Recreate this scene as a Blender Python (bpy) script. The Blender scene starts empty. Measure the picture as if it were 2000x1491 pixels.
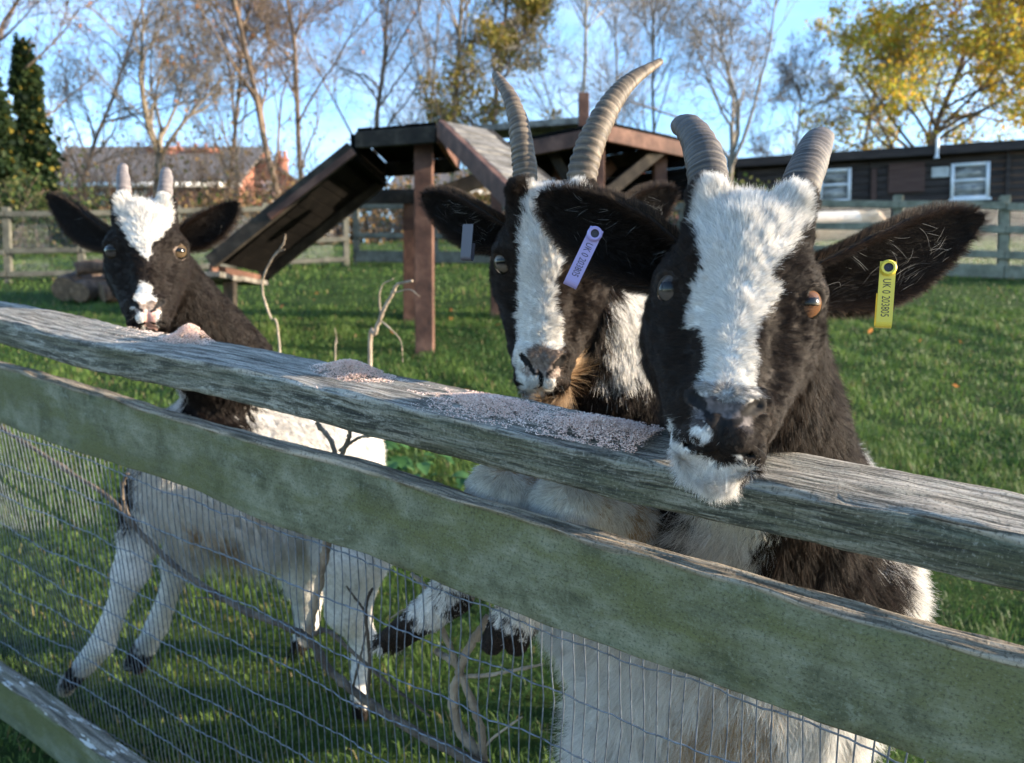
import bpy, math, random
import numpy as np
from mathutils import Matrix, Vector

# ------------------------------------------------------------------ camera, sky, sun, exposure
sc = bpy.context.scene
COL = sc.collection
SLOPE = math.radians(12.84)            # the paddock climbs away from the camera
CAM_H, PITCH_S, FPX = 1.27, math.radians(15.84), 1500.0
_cs, _sn = math.cos(SLOPE), math.sin(SLOPE)


def S2W(p):
    """paddock frame (z = height above the sloping ground, y = away) -> world"""
    p = np.asarray(p, dtype=np.float64)
    q = p.copy()
    q[..., 1] = p[..., 1] * _cs - p[..., 2] * _sn
    q[..., 2] = p[..., 1] * _sn + p[..., 2] * _cs
    return q


CAMW = S2W(np.array([0, 0, CAM_H]))
cam_d = bpy.data.cameras.new('camera')
cam_d.sensor_width = 36.0
cam_d.lens = 27.0
cam_d.clip_start = 0.05
cam_d.clip_end = 3000
cam_d.dof.use_dof = True
cam_d.dof.focus_distance = 0.70
cam_d.dof.aperture_fstop = 7.6
cam = bpy.data.objects.new('camera', cam_d)
COL.objects.link(cam)
cam.location = CAMW
cam.rotation_euler = (math.radians(90) - (PITCH_S - SLOPE), 0, 0)
sc.camera = cam

SUN_EL, SUN_AZ = math.radians(12.0), math.radians(95.0)   # azimuth clockwise from the view direction (+y)
world = bpy.data.worlds.new('World')
sc.world = world
world.use_nodes = True
wn, wl = world.node_tree.nodes, world.node_tree.links
wn.clear()
w_out = wn.new('ShaderNodeOutputWorld')
w_bg = wn.new('ShaderNodeBackground')
w_sky = wn.new('ShaderNodeTexSky')
w_sky.sky_type = 'NISHITA'
w_sky.sun_disc = False
w_sky.sun_elevation = SUN_EL
w_sky.sun_rotation = SUN_AZ
w_sky.air_density = 1.0
w_sky.dust_density = 0.5
w_sky.ozone_density = 3.2
w_bg.inputs['Strength'].default_value = 0.13
# thin high cloud, whiter towards the horizon
w_tc = wn.new('ShaderNodeTexCoord')
w_map = wn.new('ShaderNodeMapping')
w_map.inputs['Scale'].default_value = (1.0, 1.0, 3.4)
w_noi = wn.new('ShaderNodeTexNoise')
w_noi.inputs['Scale'].default_value = 3.2
w_noi.inputs['Detail'].default_value = 7
w_noi.inputs['Roughness'].default_value = .62
w_noi.inputs['Distortion'].default_value = .5
w_rmp = wn.new('ShaderNodeMapRange')
w_rmp.inputs['From Min'].default_value = .46
w_rmp.inputs['From Max'].default_value = .80
w_rmp.inputs['To Max'].default_value = .36
w_hsv = wn.new('ShaderNodeHueSaturation')
w_hsv.inputs['Saturation'].default_value = .22
w_hsv.inputs['Value'].default_value = 1.25
w_mix = wn.new('ShaderNodeMix')
w_mix.data_type = 'RGBA'
wl.new(w_tc.outputs['Generated'], w_map.inputs[0])
wl.new(w_map.outputs[0], w_noi.inputs['Vector'])
wl.new(w_noi.outputs['Fac'], w_rmp.inputs['Value'])
wl.new(w_sky.outputs[0], w_hsv.inputs['Color'])
wl.new(w_rmp.outputs[0], w_mix.inputs[0])
wl.new(w_sky.outputs[0], w_mix.inputs[6])
wl.new(w_hsv.outputs[0], w_mix.inputs[7])
wl.new(w_mix.outputs[2], w_bg.inputs['Color'])
wl.new(w_bg.outputs[0], w_out.inputs['Surface'])

sun_d = bpy.data.lights.new('sun', 'SUN')
sun_d.energy = 3.3
sun_d.angle = math.radians(0.6)
sun_d.color = (1.0, 0.83, 0.62)
sun = bpy.data.objects.new('sun', sun_d)
COL.objects.link(sun)
SUNDIR = Vector((math.sin(SUN_AZ) * math.cos(SUN_EL), math.cos(SUN_AZ) * math.cos(SUN_EL), math.sin(SUN_EL)))
sun.rotation_euler = SUNDIR.to_track_quat('Z', 'Y').to_euler()

vs = sc.view_settings
vs.view_transform = 'Standard'
vs.look = 'None'
vs.exposure = 2.3
vs.gamma = 1.0
vs.use_curve_mapping = False
sc.cycles.max_bounces = 8
sc.cycles.diffuse_bounces = 4
sc.cycles.glossy_bounces = 3
sc.cycles.transmission_bounces = 6
sc.cycles.transparent_max_bounces = 8
sc.cycles_curves.shape = 'RIBBONS'
sc.cycles_curves.subdivisions = 2
sc.cycles.use_denoising = True

# ------------------------------------------------------------------ helpers
RNG = np.random.default_rng(7)


def ray(u, v):
    """direction (paddock frame) with unit depth for a photograph position"""
    x = (u - 1000.0) / FPX
    yv = -(v - 745.5) / FPX
    c, s = math.cos(PITCH_S), math.sin(PITCH_S)
    return np.array([x, c + yv * s, -s + yv * c])


def at(u, v, depth):
    return ray(u, v) * depth + np.array([0, 0, CAM_H])


FT = np.array([-0.8385741, 0.54478755, 0.0])     # along the near fence, towards the far left
FN = np.array([0.54478755, 0.8385741, 0.0])      # across it, away from the camera
UP = np.array([0.0, _sn, _cs])                   # plumb line in the paddock frame


def at_n(u, v, n):
    r = ray(u, v)
    return r * (n / (r @ FN)) + np.array([0, 0, CAM_H])


def tag(o, label=None, cat=None, group=None, kind=None):
    if label: o['label'] = label
    if cat: o['category'] = cat
    if group: o['group'] = group
    if kind: o['kind'] = kind
    return o


def empty(name, loc_w, label=None, cat=None, group=None):
    o = bpy.data.objects.new(name, None)
    o.empty_display_size = 0.05
    COL.objects.link(o)
    o.location = loc_w
    return tag(o, label, cat, group)


def wloc(o):
    l = np.array(o.location)
    while o.parent is not None:
        o = o.parent
        l = l + np.array(o.location)
    return l


def mk(name, V, Fc, mat, parent=None, smooth=False, slope=True, attrs=None, mats=None, midx=None, loc=None):
    """one mesh object; V in the paddock frame (slope=True) or world; Fc = array (n,3|4) or list of faces"""
    V = np.asarray(V, dtype=np.float64).reshape(-1, 3)
    if slope:
        V = S2W(V)
    me = bpy.data.meshes.new(name)
    if loc is None:
        loc = np.zeros(3) if parent is None else wloc(parent)
        if parent is None and len(V):
            loc = np.array([V[:, 0].mean(), V[:, 1].mean(), V[:, 2].min()])
    V = V - loc
    if isinstance(Fc, np.ndarray):
        nf, k = Fc.shape
        me.vertices.add(len(V))
        me.vertices.foreach_set('co', V.astype(np.float32).ravel())
        me.loops.add(nf * k)
        me.loops.foreach_set('vertex_index', Fc.astype(np.int32).ravel())
        me.polygons.add(nf)
        me.polygons.foreach_set('loop_start', np.arange(0, nf * k, k, dtype=np.int32))
        me.polygons.foreach_set('loop_total', np.full(nf, k, dtype=np.int32))
    else:
        me.from_pydata([tuple(v) for v in V], [], [tuple(f) for f in Fc])
    for m in (mats or [mat]):
        me.materials.append(m)
    if midx is not None:
        me.polygons.foreach_set('material_index', np.asarray(midx, dtype=np.int32))
    if smooth:
        me.polygons.foreach_set('use_smooth', np.ones(len(me.polygons), dtype=bool))
    for an, (ty, dom, data) in (attrs or {}).items():
        a = me.attributes.new(an, ty, dom)
        a.data.foreach_set('color' if 'COLOR' in ty else 'vector' if 'VECTOR' in ty else 'value',
                           np.asarray(data, dtype=np.float32).ravel())
    me.update()
    me.validate()
    o = bpy.data.objects.new(name, me)
    COL.objects.link(o)
    if parent is not None:
        o.parent = parent
        o.location = loc - wloc(parent)
    else:
        o.location = loc
    return o


def join(parts):
    """[(V,F)] -> one (V,F) ; all faces the same size"""
    Vs, Fs, n = [], [], 0
    for v, f in parts:
        v = np.asarray(v, float).reshape(-1, 3)
        Vs.append(v)
        Fs.append(np.asarray(f) + n)
        n += len(v)
    return np.concatenate(Vs), np.concatenate(Fs)


BOXF = np.array([[0, 1, 3, 2], [4, 6, 7, 5], [0, 4, 5, 1], [2, 3, 7, 6], [0, 2, 6, 4], [1, 5, 7, 3]])


def box_axes(o, ax, ay, az):
    o, ax, ay, az = (np.asarray(q, float) for q in (o, ax, ay, az))
    V = np.array([o + i * ax + j * ay + k * az for i in (0, 1) for j in (0, 1) for k in (0, 1)])
    if np.dot(np.cross(ax, ay), az) < 0:
        return V, BOXF[:, ::-1]
    return V, BOXF


def bev_box(o, ax, ay, az, b=0.004):
    """box with chamfered edges along its three axes (24 verts)"""
    o, ax, ay, az = (np.asarray(q, float) for q in (o, ax, ay, az))
    la, lb, lc = (np.linalg.norm(q) for q in (ax, ay, az))
    b = min(b, la * .3, lb * .3, lc * .3)
    V = []
    idx = {}
    for i in (0, 1):
        for j in (0, 1):
            for k in (0, 1):
                p = np.array([i, j, k], float)
                for a in range(3):
                    q = np.array([(b / la) if i == 0 else 1 - b / la, (b / lb) if j == 0 else 1 - b / lb,
                                  (b / lc) if k == 0 else 1 - b / lc])
                    q[a] = p[a]
                    idx[(i, j, k, a)] = len(V)
                    V.append(o + q[0] * ax + q[1] * ay + q[2] * az)
    Fq = []
    for a in range(3):
        b1, c1 = [(1, 2), (2, 0), (0, 1)][a]
        for s in (0, 1):
            loop = []
            for (m, n) in ((0, 0), (1, 0), (1, 1), (0, 1)):
                key = [0, 0, 0]; key[a] = s; key[b1] = m; key[c1] = n
                loop.append(idx[(*key, a)])
            Fq.append(loop if s == 1 else loop[::-1])
    for a in range(3):               # edge chamfers parallel to axis a
        b1, c1 = [(1, 2), (2, 0), (0, 1)][a]
        for m in (0, 1):
            for n in (0, 1):
                k0 = [0, 0, 0]; k0[b1] = m; k0[c1] = n; k0[a] = 0
                k1 = list(k0); k1[a] = 1
                q = [idx[(*k0, b1)], idx[(*k1, b1)], idx[(*k1, c1)], idx[(*k0, c1)]]
                if (m == n):
                    q = q[::-1]
                Fq.append(q)
    tris = []
    for i in (0, 1):
        for j in (0, 1):
            for k in (0, 1):
                q = [idx[(i, j, k, 0)], idx[(i, j, k, 1)], idx[(i, j, k, 2)]]
                if (i + j + k) % 2 == 0:
                    q = q[::-1]
                tris.append(q)
    V = np.array(V)
    if np.dot(np.cross(ax, ay), az) < 0:
        Fq = [f[::-1] for f in Fq]; tris = [f[::-1] for f in tris]
    return V, Fq + tris


def beam(a, b, w, h, up=None, ext=0.0):
    """chamfered timber from a to b, w across, h along 'up'"""
    a = np.asarray(a, float); b = np.asarray(b, float)
    d = b - a; L = np.linalg.norm(d); d /= L
    up = UP if up is None else np.asarray(up, float)
    s = np.cross(d, up); s /= np.linalg.norm(s)
    u = np.cross(s, d)
    o = a - d * ext - s * w / 2 - u * h / 2
    return bev_box(o, d * (L + 2 * ext), s * w, u * h)


def tubes(P, R, sides=6, cap=True):
    """P (n,K,3) polylines, R (n,K) radii -> V,F quads"""
    P = np.asarray(P, float); R = np.asarray(R, float)
    n, K, _ = P.shape
    T = np.gradient(P, axis=1)
    T /= np.linalg.norm(T, axis=2, keepdims=True) + 1e-12
    ref = np.where(np.abs(T[:, :1, 2:3]) > 0.9, np.array([1.0, 0, 0]), np.array([0, 0, 1.0]))
    ref = np.broadcast_to(ref, T.shape)
    A = np.cross(T, ref); A /= np.linalg.norm(A, axis=2, keepdims=True) + 1e-12
    B = np.cross(T, A)
    th = np.arange(sides) / sides * 2 * np.pi
    V = (P[:, :, None] + R[:, :, None, None] * (A[:, :, None] * np.cos(th)[None, None, :, None] + B[:, :, None] * np.sin(th)[None, None, :, None]))
    idx = np.arange(n * K * sides).reshape(n, K, sides)
    a = idx[:, :-1]; b = idx[:, 1:]
    F = np.stack([a, np.roll(a, -1, 2), np.roll(b, -1, 2), b], -1).reshape(-1, 4)
    return V.reshape(-1, 3), F


def spline(pts, n):
    """Catmull-Rom through pts (m,d) -> n points"""
    p = np.asarray(pts, float)
    p = np.vstack([2 * p[0] - p[1], p, 2 * p[-1] - p[-2]])
    m = len(p) - 3
    t = np.linspace(0, m - 1e-9, n)
    i = t.astype(int); f = (t - i)[:, None]
    a, b, c, d = p[i], p[i + 1], p[i + 2], p[i + 3]
    return 0.5 * (2 * b + (c - a) * f + (2 * a - 5 * b + 4 * c - d) * f ** 2 + (3 * b - a - 3 * c + d) * f ** 3)


class Waves:
    """cheap smooth noise: sums of sines in random directions"""
    def __init__(self, seed, scale, n=14, out=1):
        r = np.random.default_rng(seed)
        k = r.normal(size=(out, n, 3)); k /= np.linalg.norm(k, axis=2, keepdims=True)
        self.k = k * (r.uniform(.5, 1.9, (out, n, 1)) * 2 * np.pi / scale)
        self.p = r.uniform(0, 6.28, (out, n))
        self.n = n

    def __call__(self, p):
        p = np.asarray(p)
        r = [np.sin(p @ self.k[i].T + self.p[i]).sum(-1) * math.sqrt(2.0 / self.n) for i in range(len(self.k))]
        return r[0] if len(r) == 1 else np.stack(r, -1)


# ------------------------------------------------------------------ materials
def new_mat(name):
    m = bpy.data.materials.new(name)
    m.use_nodes = True
    nt = m.node_tree
    for n in list(nt.nodes):
        nt.nodes.remove(n)
    out = nt.nodes.new('ShaderNodeOutputMaterial')
    b = nt.nodes.new('ShaderNodeBsdfPrincipled')
    nt.links.new(b.outputs[0], out.inputs['Surface'])
    return m, nt, b, out


class NT:
    """small wrapper to write node graphs briefly"""
    def __init__(self, nt): self.nt = nt

    def n(self, ty, ins=None, **props):
        nd = self.nt.nodes.new(ty)
        for k, v in props.items():
            setattr(nd, k, v)
        for k, v in (ins or {}).items():
            self.set(nd.inputs[k], v)
        return nd

    def set(self, sock, v):
        if hasattr(v, 'is_output'):
            self.nt.links.new(v, sock)
        elif hasattr(v, 'outputs'):
            self.nt.links.new(v.outputs[0], sock)
        else:
            if sock.type == 'RGBA' and len(v) == 3:
                v = (*v, 1)
            sock.default_value = v

    def coord(self, kind='Object'):
        return self.n('ShaderNodeTexCoord').outputs[kind]

    def attr(self, name, what='Color'):
        return self.n('ShaderNodeAttribute', attribute_name=name).outputs[what]

    def mapping(self, vec, scale=(1, 1, 1), rot=(0, 0, 0), loc=(0, 0, 0)):
        return self.n('ShaderNodeMapping', {'Vector': vec, 'Scale': scale, 'Rotation': rot, 'Location': loc}).outputs[0]

    def noise(self, vec, scale=5, detail=4, rough=.55, dist=0.0):
        return self.n('ShaderNodeTexNoise', {'Vector': vec, 'Scale': scale, 'Detail': detail, 'Roughness': rough, 'Distortion': dist}).outputs['Fac']

    def ramp(self, fac, stops, mode='LINEAR'):
        r = self.n('ShaderNodeValToRGB', {'Fac': fac})
        r.color_ramp.interpolation = mode
        e = r.color_ramp.elements
        while len(e) < len(stops):
            e.new(0.5)
        for i, (p, c) in enumerate(stops):
            e[i].position = p
            e[i].color = (*c, 1) if len(c) == 3 else c
        return r.outputs['Color']

    def mr(self, v, a, b, c=0., d=1.):
        return self.n('ShaderNodeMapRange', {'Value': v, 'From Min': a, 'From Max': b, 'To Min': c, 'To Max': d}).outputs[0]

    def mix(self, fac, a, b, blend='MIX'):
        m = self.n('ShaderNodeMix', data_type='RGBA', blend_type=blend)
        self.set(m.inputs[0], fac); self.set(m.inputs[6], a); self.set(m.inputs[7], b)
        return m.outputs[2]

    def math(self, op, a, b=0.0):
        return self.n('ShaderNodeMath', {0: a, 1: b}, operation=op).outputs[0]

    def sep(self, v):
        return self.n('ShaderNodeSeparateXYZ', {0: v}).outputs

    def bump(self, h, strength=.3, dist=.01, normal=None):
        b = self.n('ShaderNodeBump', {'Height': h, 'Strength': strength, 'Distance': dist})
        if normal is not None: self.set(b.inputs['Normal'], normal)
        return b.outputs[0]


def simple_mat(name, stops, scale=6, rough=.8, bump=.25, bdist=.006, mapping=(1, 1, 1), detail=6, spec=.3, coord='Object', metallic=0.0):
    m, nt, b, _ = new_mat(name)
    g = NT(nt)
    v = g.mapping(g.coord(coord), scale=mapping)
    f = g.noise(v, scale, detail, .6)
    g.set(b.inputs['Base Color'], g.ramp(f, stops))
    b.inputs['Roughness'].default_value = rough
    b.inputs['Specular IOR Level'].default_value = spec
    b.inputs['Metallic'].default_value = metallic
    if bump:
        f2 = g.noise(v, scale * 4, 5, .6)
        g.set(b.inputs['Normal'], g.bump(g.math('ADD', f, f2), bump, bdist))
    return m


def wood_mat(name, top, front, patch, rough=.85, algae=None, flakes=None, grain=1.0, mottled=False):
    """weathered timber; vertex attribute lc = metres along / into / up the piece"""
    m, nt, b, _ = new_mat(name)
    g = NT(nt)
    lc = g.attr('lc', 'Vector')
    s = g.sep(lc)
    gr = g.mapping(lc, scale=(8, 130, 130))
    n1 = g.noise(gr, 1.0, 7, .72, .35)
    n2 = g.noise(g.mapping(lc, scale=(24, 460, 460)), 1.0, 4, .6)
    n3 = g.noise(g.mapping(lc, scale=(30, 75, 85)), 1.0, 7, .72, .8)
    n4 = g.noise(g.mapping(lc, scale=(3.5, 14, 14)), 1.0, 5, .6)
    sp = g.noise(lc, 330, 4, .65)
    ctop = g.ramp(n1, [(.33, top[0]), (.47, top[1]), (.60, top[2])])
    if mottled:
        nm = g.noise(g.mapping(lc, scale=(15, 18, 15)), 1.0, 10, .72, .3)
        nf = g.math('ADD', g.math('MULTIPLY', nm, .84), g.math('MULTIPLY', n1, .16))
        n3 = g.noise(g.mapping(lc, scale=(34, 40, 40)), 1.0, 8, .74, .4)
    else:
        nf = n1
    cfr = g.ramp(nf, [(.36, front[0]), (.5, front[1]), (.63, front[2])])
    up = g.mr(s[2], -.006, -.0015)
    col = g.mix(up, cfr, ctop)
    pm = g.math('MULTIPLY', g.mr(n3, .56 if mottled else .50, .64 if mottled else .57), g.mr(up, 0, 1, 1, .5))
    col = g.mix(g.math('MULTIPLY', pm, .75), col, patch)
    if algae is not None:
        am = g.math('MULTIPLY', g.mr(g.math('ADD', g.math('MULTIPLY', n4, .7), g.math('MULTIPLY', n3, .3)), .46, .58), g.mr(up, 0, 1, 1, .12))
        col = g.mix(g.math('MULTIPLY', am, .85), col, algae)
    dark = g.math('MULTIPLY', g.math('MULTIPLY', g.mr(g.math('MULTIPLY', n2, n1), .17, .27, .75, 0.0), grain), g.mr(up, 0, 1, .25 if mottled else 1.0, 1.0))
    col = g.mix(dark, col, (.02, .022, .02))
    col = g.mix(g.mr(sp, .53, .64, 0, .62), col, (.025, .03, .022))
    col = g.mix(g.mr(sp, .42, .34, 0, .35), col, patch)
    if flakes is not None:
        fm = g.math('MULTIPLY', g.mr(g.noise(g.mapping(lc, scale=(14, 75, 75)), 1.0, 4, .6), .56, .60), g.mr(s[2], -.008, -.001))
        col = g.mix(fm, col, flakes)
    g.set(b.inputs['Base Color'], col)
    b.inputs['Roughness'].default_value = rough
    b.inputs['Specular IOR Level'].default_value = .25
    frm = g.mr(up, 0, 1, .12 if mottled else 1.0, 1.0)
    h = g.math('MULTIPLY', g.math('ADD', g.math('MULTIPLY', n1, 1.0), g.math('MULTIPLY', n2, .6 * grain)), frm)
    if mottled:
        h = g.math('ADD', h, g.math('MULTIPLY', n3, .5))
    h = g.math('ADD', h, g.math('MULTIPLY', sp, .25))
    g.set(b.inputs['Normal'], g.bump(h, .9, .004))
    return m


def attr_mat(name, attr='tint', rough=.7, transl=0.0, spec=.25):
    """colour of each small piece comes from a stored attribute"""
    m, nt, b, out = new_mat(name)
    g = NT(nt)
    c = g.attr(attr)
    g.set(b.inputs['Base Color'], c)
    b.inputs['Roughness'].default_value = rough
    b.inputs['Specular IOR Level'].default_value = spec
    if transl:
        t = g.n('ShaderNodeBsdfTranslucent', {'Color': c})
        mx = g.n('ShaderNodeMixShader', {0: transl, 1: b.outputs[0], 2: t.outputs[0]})
        nt.links.new(mx.outputs[0], out.inputs['Surface'])
    return m


def flat_mat(name, col, rough=.6, spec=.4, metallic=0.0, noise_amt=.12, scale=9):
    m, nt, b, _ = new_mat(name)
    g = NT(nt)
    f = g.noise(g.coord('Object'), scale, 5, .6)
    c0 = tuple(max(0, q * (1 - noise_amt * 2)) for q in col); c1 = tuple(min(1, q * (1 + noise_amt)) for q in col)
    g.set(b.inputs['Base Color'], g.ramp(f, [(.3, c0), (.7, c1)]))
    b.inputs['Roughness'].default_value = rough
    b.inputs['Specular IOR Level'].default_value = spec
    b.inputs['Metallic'].default_value = metallic
    return m
# ------------------------------------------------------------------ ground
def ground_z(y):
    """height of the land (world) at distance y: hillside, then the level ground behind the paddock"""
    y = np.asarray(y, float)
    t = math.tan(SLOPE)
    a = t * np.clip(y, -2.0, 12.0)
    e = np.clip((y - 12.0) / 4.0, 0, 1)
    a = a + t * 4.0 * (e - e * e / 2)
    a = a + .012 * np.clip(y - 16, 0, 60)
    return a


def on_ground(x, y):
    return np.array([x, y, float(ground_z(y))])


def wat(u, v, depth):
    return S2W(at(u, v, depth))


def gmat():
    m, nt, b, _ = new_mat('paddock_soil_and_turf')
    g = NT(nt)
    v = g.coord('Object')
    f1 = g.noise(v, 1.3, 5, .6); f2 = g.noise(v, 26, 6, .65); f3 = g.noise(v, 140, 4, .6)
    c = g.ramp(g.math('ADD', g.math('MULTIPLY', f1, .5), g.math('MULTIPLY', f2, .5)), [(.32, (.012, .020, .006)), (.5, (.028, .055, .012)), (.66, (.060, .085, .022))])
    c = g.mix(g.mr(f3, .60, .72, 0, .6), c, (.07, .055, .03))
    g.set(b.inputs['Base Color'], c)
    b.inputs['Roughness'].default_value = .95
    b.inputs['Specular IOR Level'].default_value = .1
    g.set(b.inputs['Normal'], g.bump(g.math('ADD', f2, f3), .6, .03))
    return m


M_GROUND = gmat()
ys = np.concatenate([[-400, -60, -15, -6], np.linspace(-3, 18, 64), np.linspace(20, 80, 16), [120, 250, 600, 1500]])
xs = np.concatenate([[-1500, -500, -150, -50, -25], np.linspace(-15, 15, 41), [25, 50, 150, 500, 1500]])
X, Y = np.meshgrid(xs, ys, indexing='ij')
wg = Waves(5, 3.0)
Z = ground_z(Y) + np.where((np.abs(X) < 15) & (Y > 2) & (Y < 18), wg(np.stack([X, Y, 0 * X], -1)) * .012, 0) - .012
ii = np.arange(X.size).reshape(X.shape)
GV = np.stack([X, Y, Z], -1).reshape(-1, 3)
GF = np.stack([ii[:-1, :-1], ii[1:, :-1], ii[1:, 1:], ii[:-1, 1:]], -1).reshape(-1, 4)
gr = mk('ground', GV, GF, M_GROUND, smooth=True, slope=False, loc=np.zeros(3))
tag(gr, kind='structure')

M_BOUNCE = simple_mat('pale_bounce_gravel', [(.3, (.26, .235, .20)), (.5, (.38, .35, .30)), (.7, (.47, .44, .38))], scale=60, rough=.95)  # unseen pale ground, added to bounce light onto the fence front
pv, pf = [], []
pn = np.linspace(.16, -6.0, 24)
for k_, n_ in enumerate(pn):
    for t_ in (-8.0, 8.0):
        q_ = FT * t_ + FN * n_
        w_ = S2W(q_)
        pv.append([w_[0], w_[1], float(ground_z(w_[1])) + .012])
for k_ in range(len(pn) - 1):
    pf.append([2 * k_, 2 * k_ + 1, 2 * k_ + 3, 2 * k_ + 2])
tag(mk('bounce_ground', pv, pf, M_BOUNCE, slope=False), kind='structure')

# grass: separate curved blades, finer and denser near the fence
M_GRASS = attr_mat('grass_blades', 'tint', rough=.55, transl=.35, spec=.25)


def grass(n, ymin, ymax, wid, hmin, hmax, seed, xr=1.0):
    r = np.random.default_rng(seed)
    y = ymin + (ymax - ymin) * r.random(n) ** .62
    x = (r.random(n) * 2 - 1) * (y * .92 + .6) * xr
    p = np.stack([x, y, np.zeros(n)], 1)
    keep = (p @ FN) > .20
    p = p[keep]; n = len(p)
    cl = Waves(seed, .55)(p); cl2 = Waves(seed + 1, 2.2)(p); cl3 = Waves(seed + 2, .16)(p)
    h = (hmin + (hmax - hmin) * r.random(n)) * np.clip(1 + .30 * cl + .25 * cl3 + .15 * cl2, .35, 1.9)
    h *= np.where((p @ FN) < 1.15, .62, 1.0)
    az = r.random(n) * 6.283 + cl * .8
    lean = np.abs(r.normal(.5, .32, n)) + .10 * cl3
    d = np.stack([np.cos(az), np.sin(az), np.zeros(n)], 1)
    s = np.stack([-np.sin(az), np.cos(az), np.zeros(n)], 1) * (wid * (.6 + .8 * r.random(n)))[:, None]
    up = UP
    p1 = p + up * (h * .55)[:, None] + d * (h * lean * .35)[:, None]
    p2 = p + up * (h * np.clip(1 - .35 * lean, .2, 1))[:, None] + d * (h * lean * 1.0)[:, None]
    V = np.stack([p - s, p + s, p1 - s * .7, p1 + s * .7, p2], 1).reshape(-1, 3)
    i = np.arange(n)[:, None] * 5
    F = np.concatenate([i + [0, 1, 3], i + [0, 3, 2], i + [2, 3, 4]])
    t = np.clip(.5 + .20 * cl2 + .13 * cl + .20 * r.normal(size=n), 0, 1)[:, None]
    c = np.array([.030, .078, .018]) * (1 - t) + np.array([.120, .190, .040]) * t
    dry = (r.random(n) < .045 + .05 * np.clip(cl2, 0, 1))
    c[dry] = np.array([.22, .18, .085]) * (.6 + .6 * r.random((dry.sum(), 1)))
    cc = np.repeat(np.c_[c, np.ones(n)], 5, 0)
    return V, F, cc


gp = [grass(130000, .9, 3.6, .0016, .018, .046, 31), grass(125000, 2.8, 7.0, .0030, .020, .044, 32), grass(98000, 6.0, 15.0, .0055, .026, .05, 33)]
V, F = join([(a, b) for a, b, _ in gp])
go = mk('grass', V, F, M_GRASS, attrs={'tint': ('FLOAT_COLOR', 'POINT', np.concatenate([c for _, _, c in gp]))}, loc=np.zeros(3))
tag(go, 'short green paddock grass behind the fence', 'grass', kind='stuff')

# ------------------------------------------------------------------ trees
M_LEAF = attr_mat('autumn_leaves', 'tint', rough=.6, transl=.45, spec=.2)


def bark_mat(name, a, b_, c, scale=14):
    return simple_mat(name, [(.3, a), (.5, b_), (.68, c)], scale=scale, rough=.9, bump=.5, bdist=.02, mapping=(1, 1, .25))


M_BARK_TAN = bark_mat('bark_tan', (.085, .066, .045), (.18, .148, .108), (.28, .235, .175))
M_BARK_GREY = bark_mat('bark_grey', (.07, .062, .05), (.17, .15, .125), (.27, .245, .21))
M_BARK_BROWN = bark_mat('bark_brown', (.07, .052, .038), (.16, .118, .086), (.25, .185, .135))
M_BARK_PALE = bark_mat('bark_pale', (.16, .14, .12), (.36, .33, .29), (.48, .45, .40))
M_STICK = bark_mat('bark_stick', (.035, .028, .022), (.085, .068, .053), (.16, .13, .10), 30)
M_STICK_PALE = bark_mat('bark_stick_pale', (.14, .11, .08), (.30, .24, .18), (.42, .35, .27), 30)


def grow(r, base, d0, length, rad, spec, up=.25, wob=.18, gnarl=None):
    """branching skeleton, vectorised per level.  spec = [(children, start, angle, len_ratio, rad_ratio), ...]"""
    K = 7
    levels = []
    P0 = np.array([base], float); D0 = np.array([d0], float); D0 /= np.linalg.norm(D0, axis=1, keepdims=True)
    Ln = np.array([length]); Rd = np.array([rad])
    for lev in range(len(spec) + 1):
        n = len(P0)
        last = lev == len(spec)
        k = 4 if last else K
        P = np.zeros((n, k, 3)); P[:, 0] = P0
        D = D0.copy()
        w = wob * (1.0 if lev else .5)
        for i in range(1, k):
            D = D + r.normal(size=D.shape) * w / math.sqrt(k) * 1.6 + np.array([0, 0, up * (.35 if lev else .1)]) / k
            D /= np.linalg.norm(D, axis=1, keepdims=True)
            P[:, i] = P[:, i - 1] + D * (Ln / (k - 1))[:, None]
        tp = np.linspace(1, .30 if not last else .25, k) if lev else np.linspace(1, .42, k)
        R = Rd[:, None] * tp[None]
        if lev == 0:
            R[:, 0] *= 1.3
        levels.append((P, R))
        if last:
            break
        c, st, ang, lr, rr = spec[lev]
        cnt = np.maximum(1, r.poisson(c, n)) if lev else np.array([int(c)])
        pi = np.repeat(np.arange(n), cnt)
        t = st + (1 - st) * r.random(len(pi)) ** .8
        t = np.clip(t, 0, .999) * (k - 1)
        i0 = t.astype(int); f = (t - i0)[:, None]
        P0 = P[pi, i0] * (1 - f) + P[pi, i0 + 1] * f
        T = P[pi, i0 + 1] - P[pi, i0]; T /= np.linalg.norm(T, axis=1, keepdims=True)
        a = r.normal(size=T.shape); a -= (a * T).sum(1)[:, None] * T; a /= np.linalg.norm(a, axis=1, keepdims=True)
        th = np.radians(ang) * (.65 + .7 * r.random(len(pi)))[:, None]
        D0 = T * np.cos(th) + a * np.sin(th)
        D0[:, 2] += up * .5
        D0 /= np.linalg.norm(D0, axis=1, keepdims=True)
        frac = t / (k - 1)
        Ln = Ln[pi] * lr * (1.15 - .55 * frac) * (.7 + .6 * r.random(len(pi)))
        Rd = np.minimum(Rd[pi] * rr * (1.05 - .5 * frac), R[pi, i0] * .9)
        Rd = np.maximum(Rd, .0042)
    return levels


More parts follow.
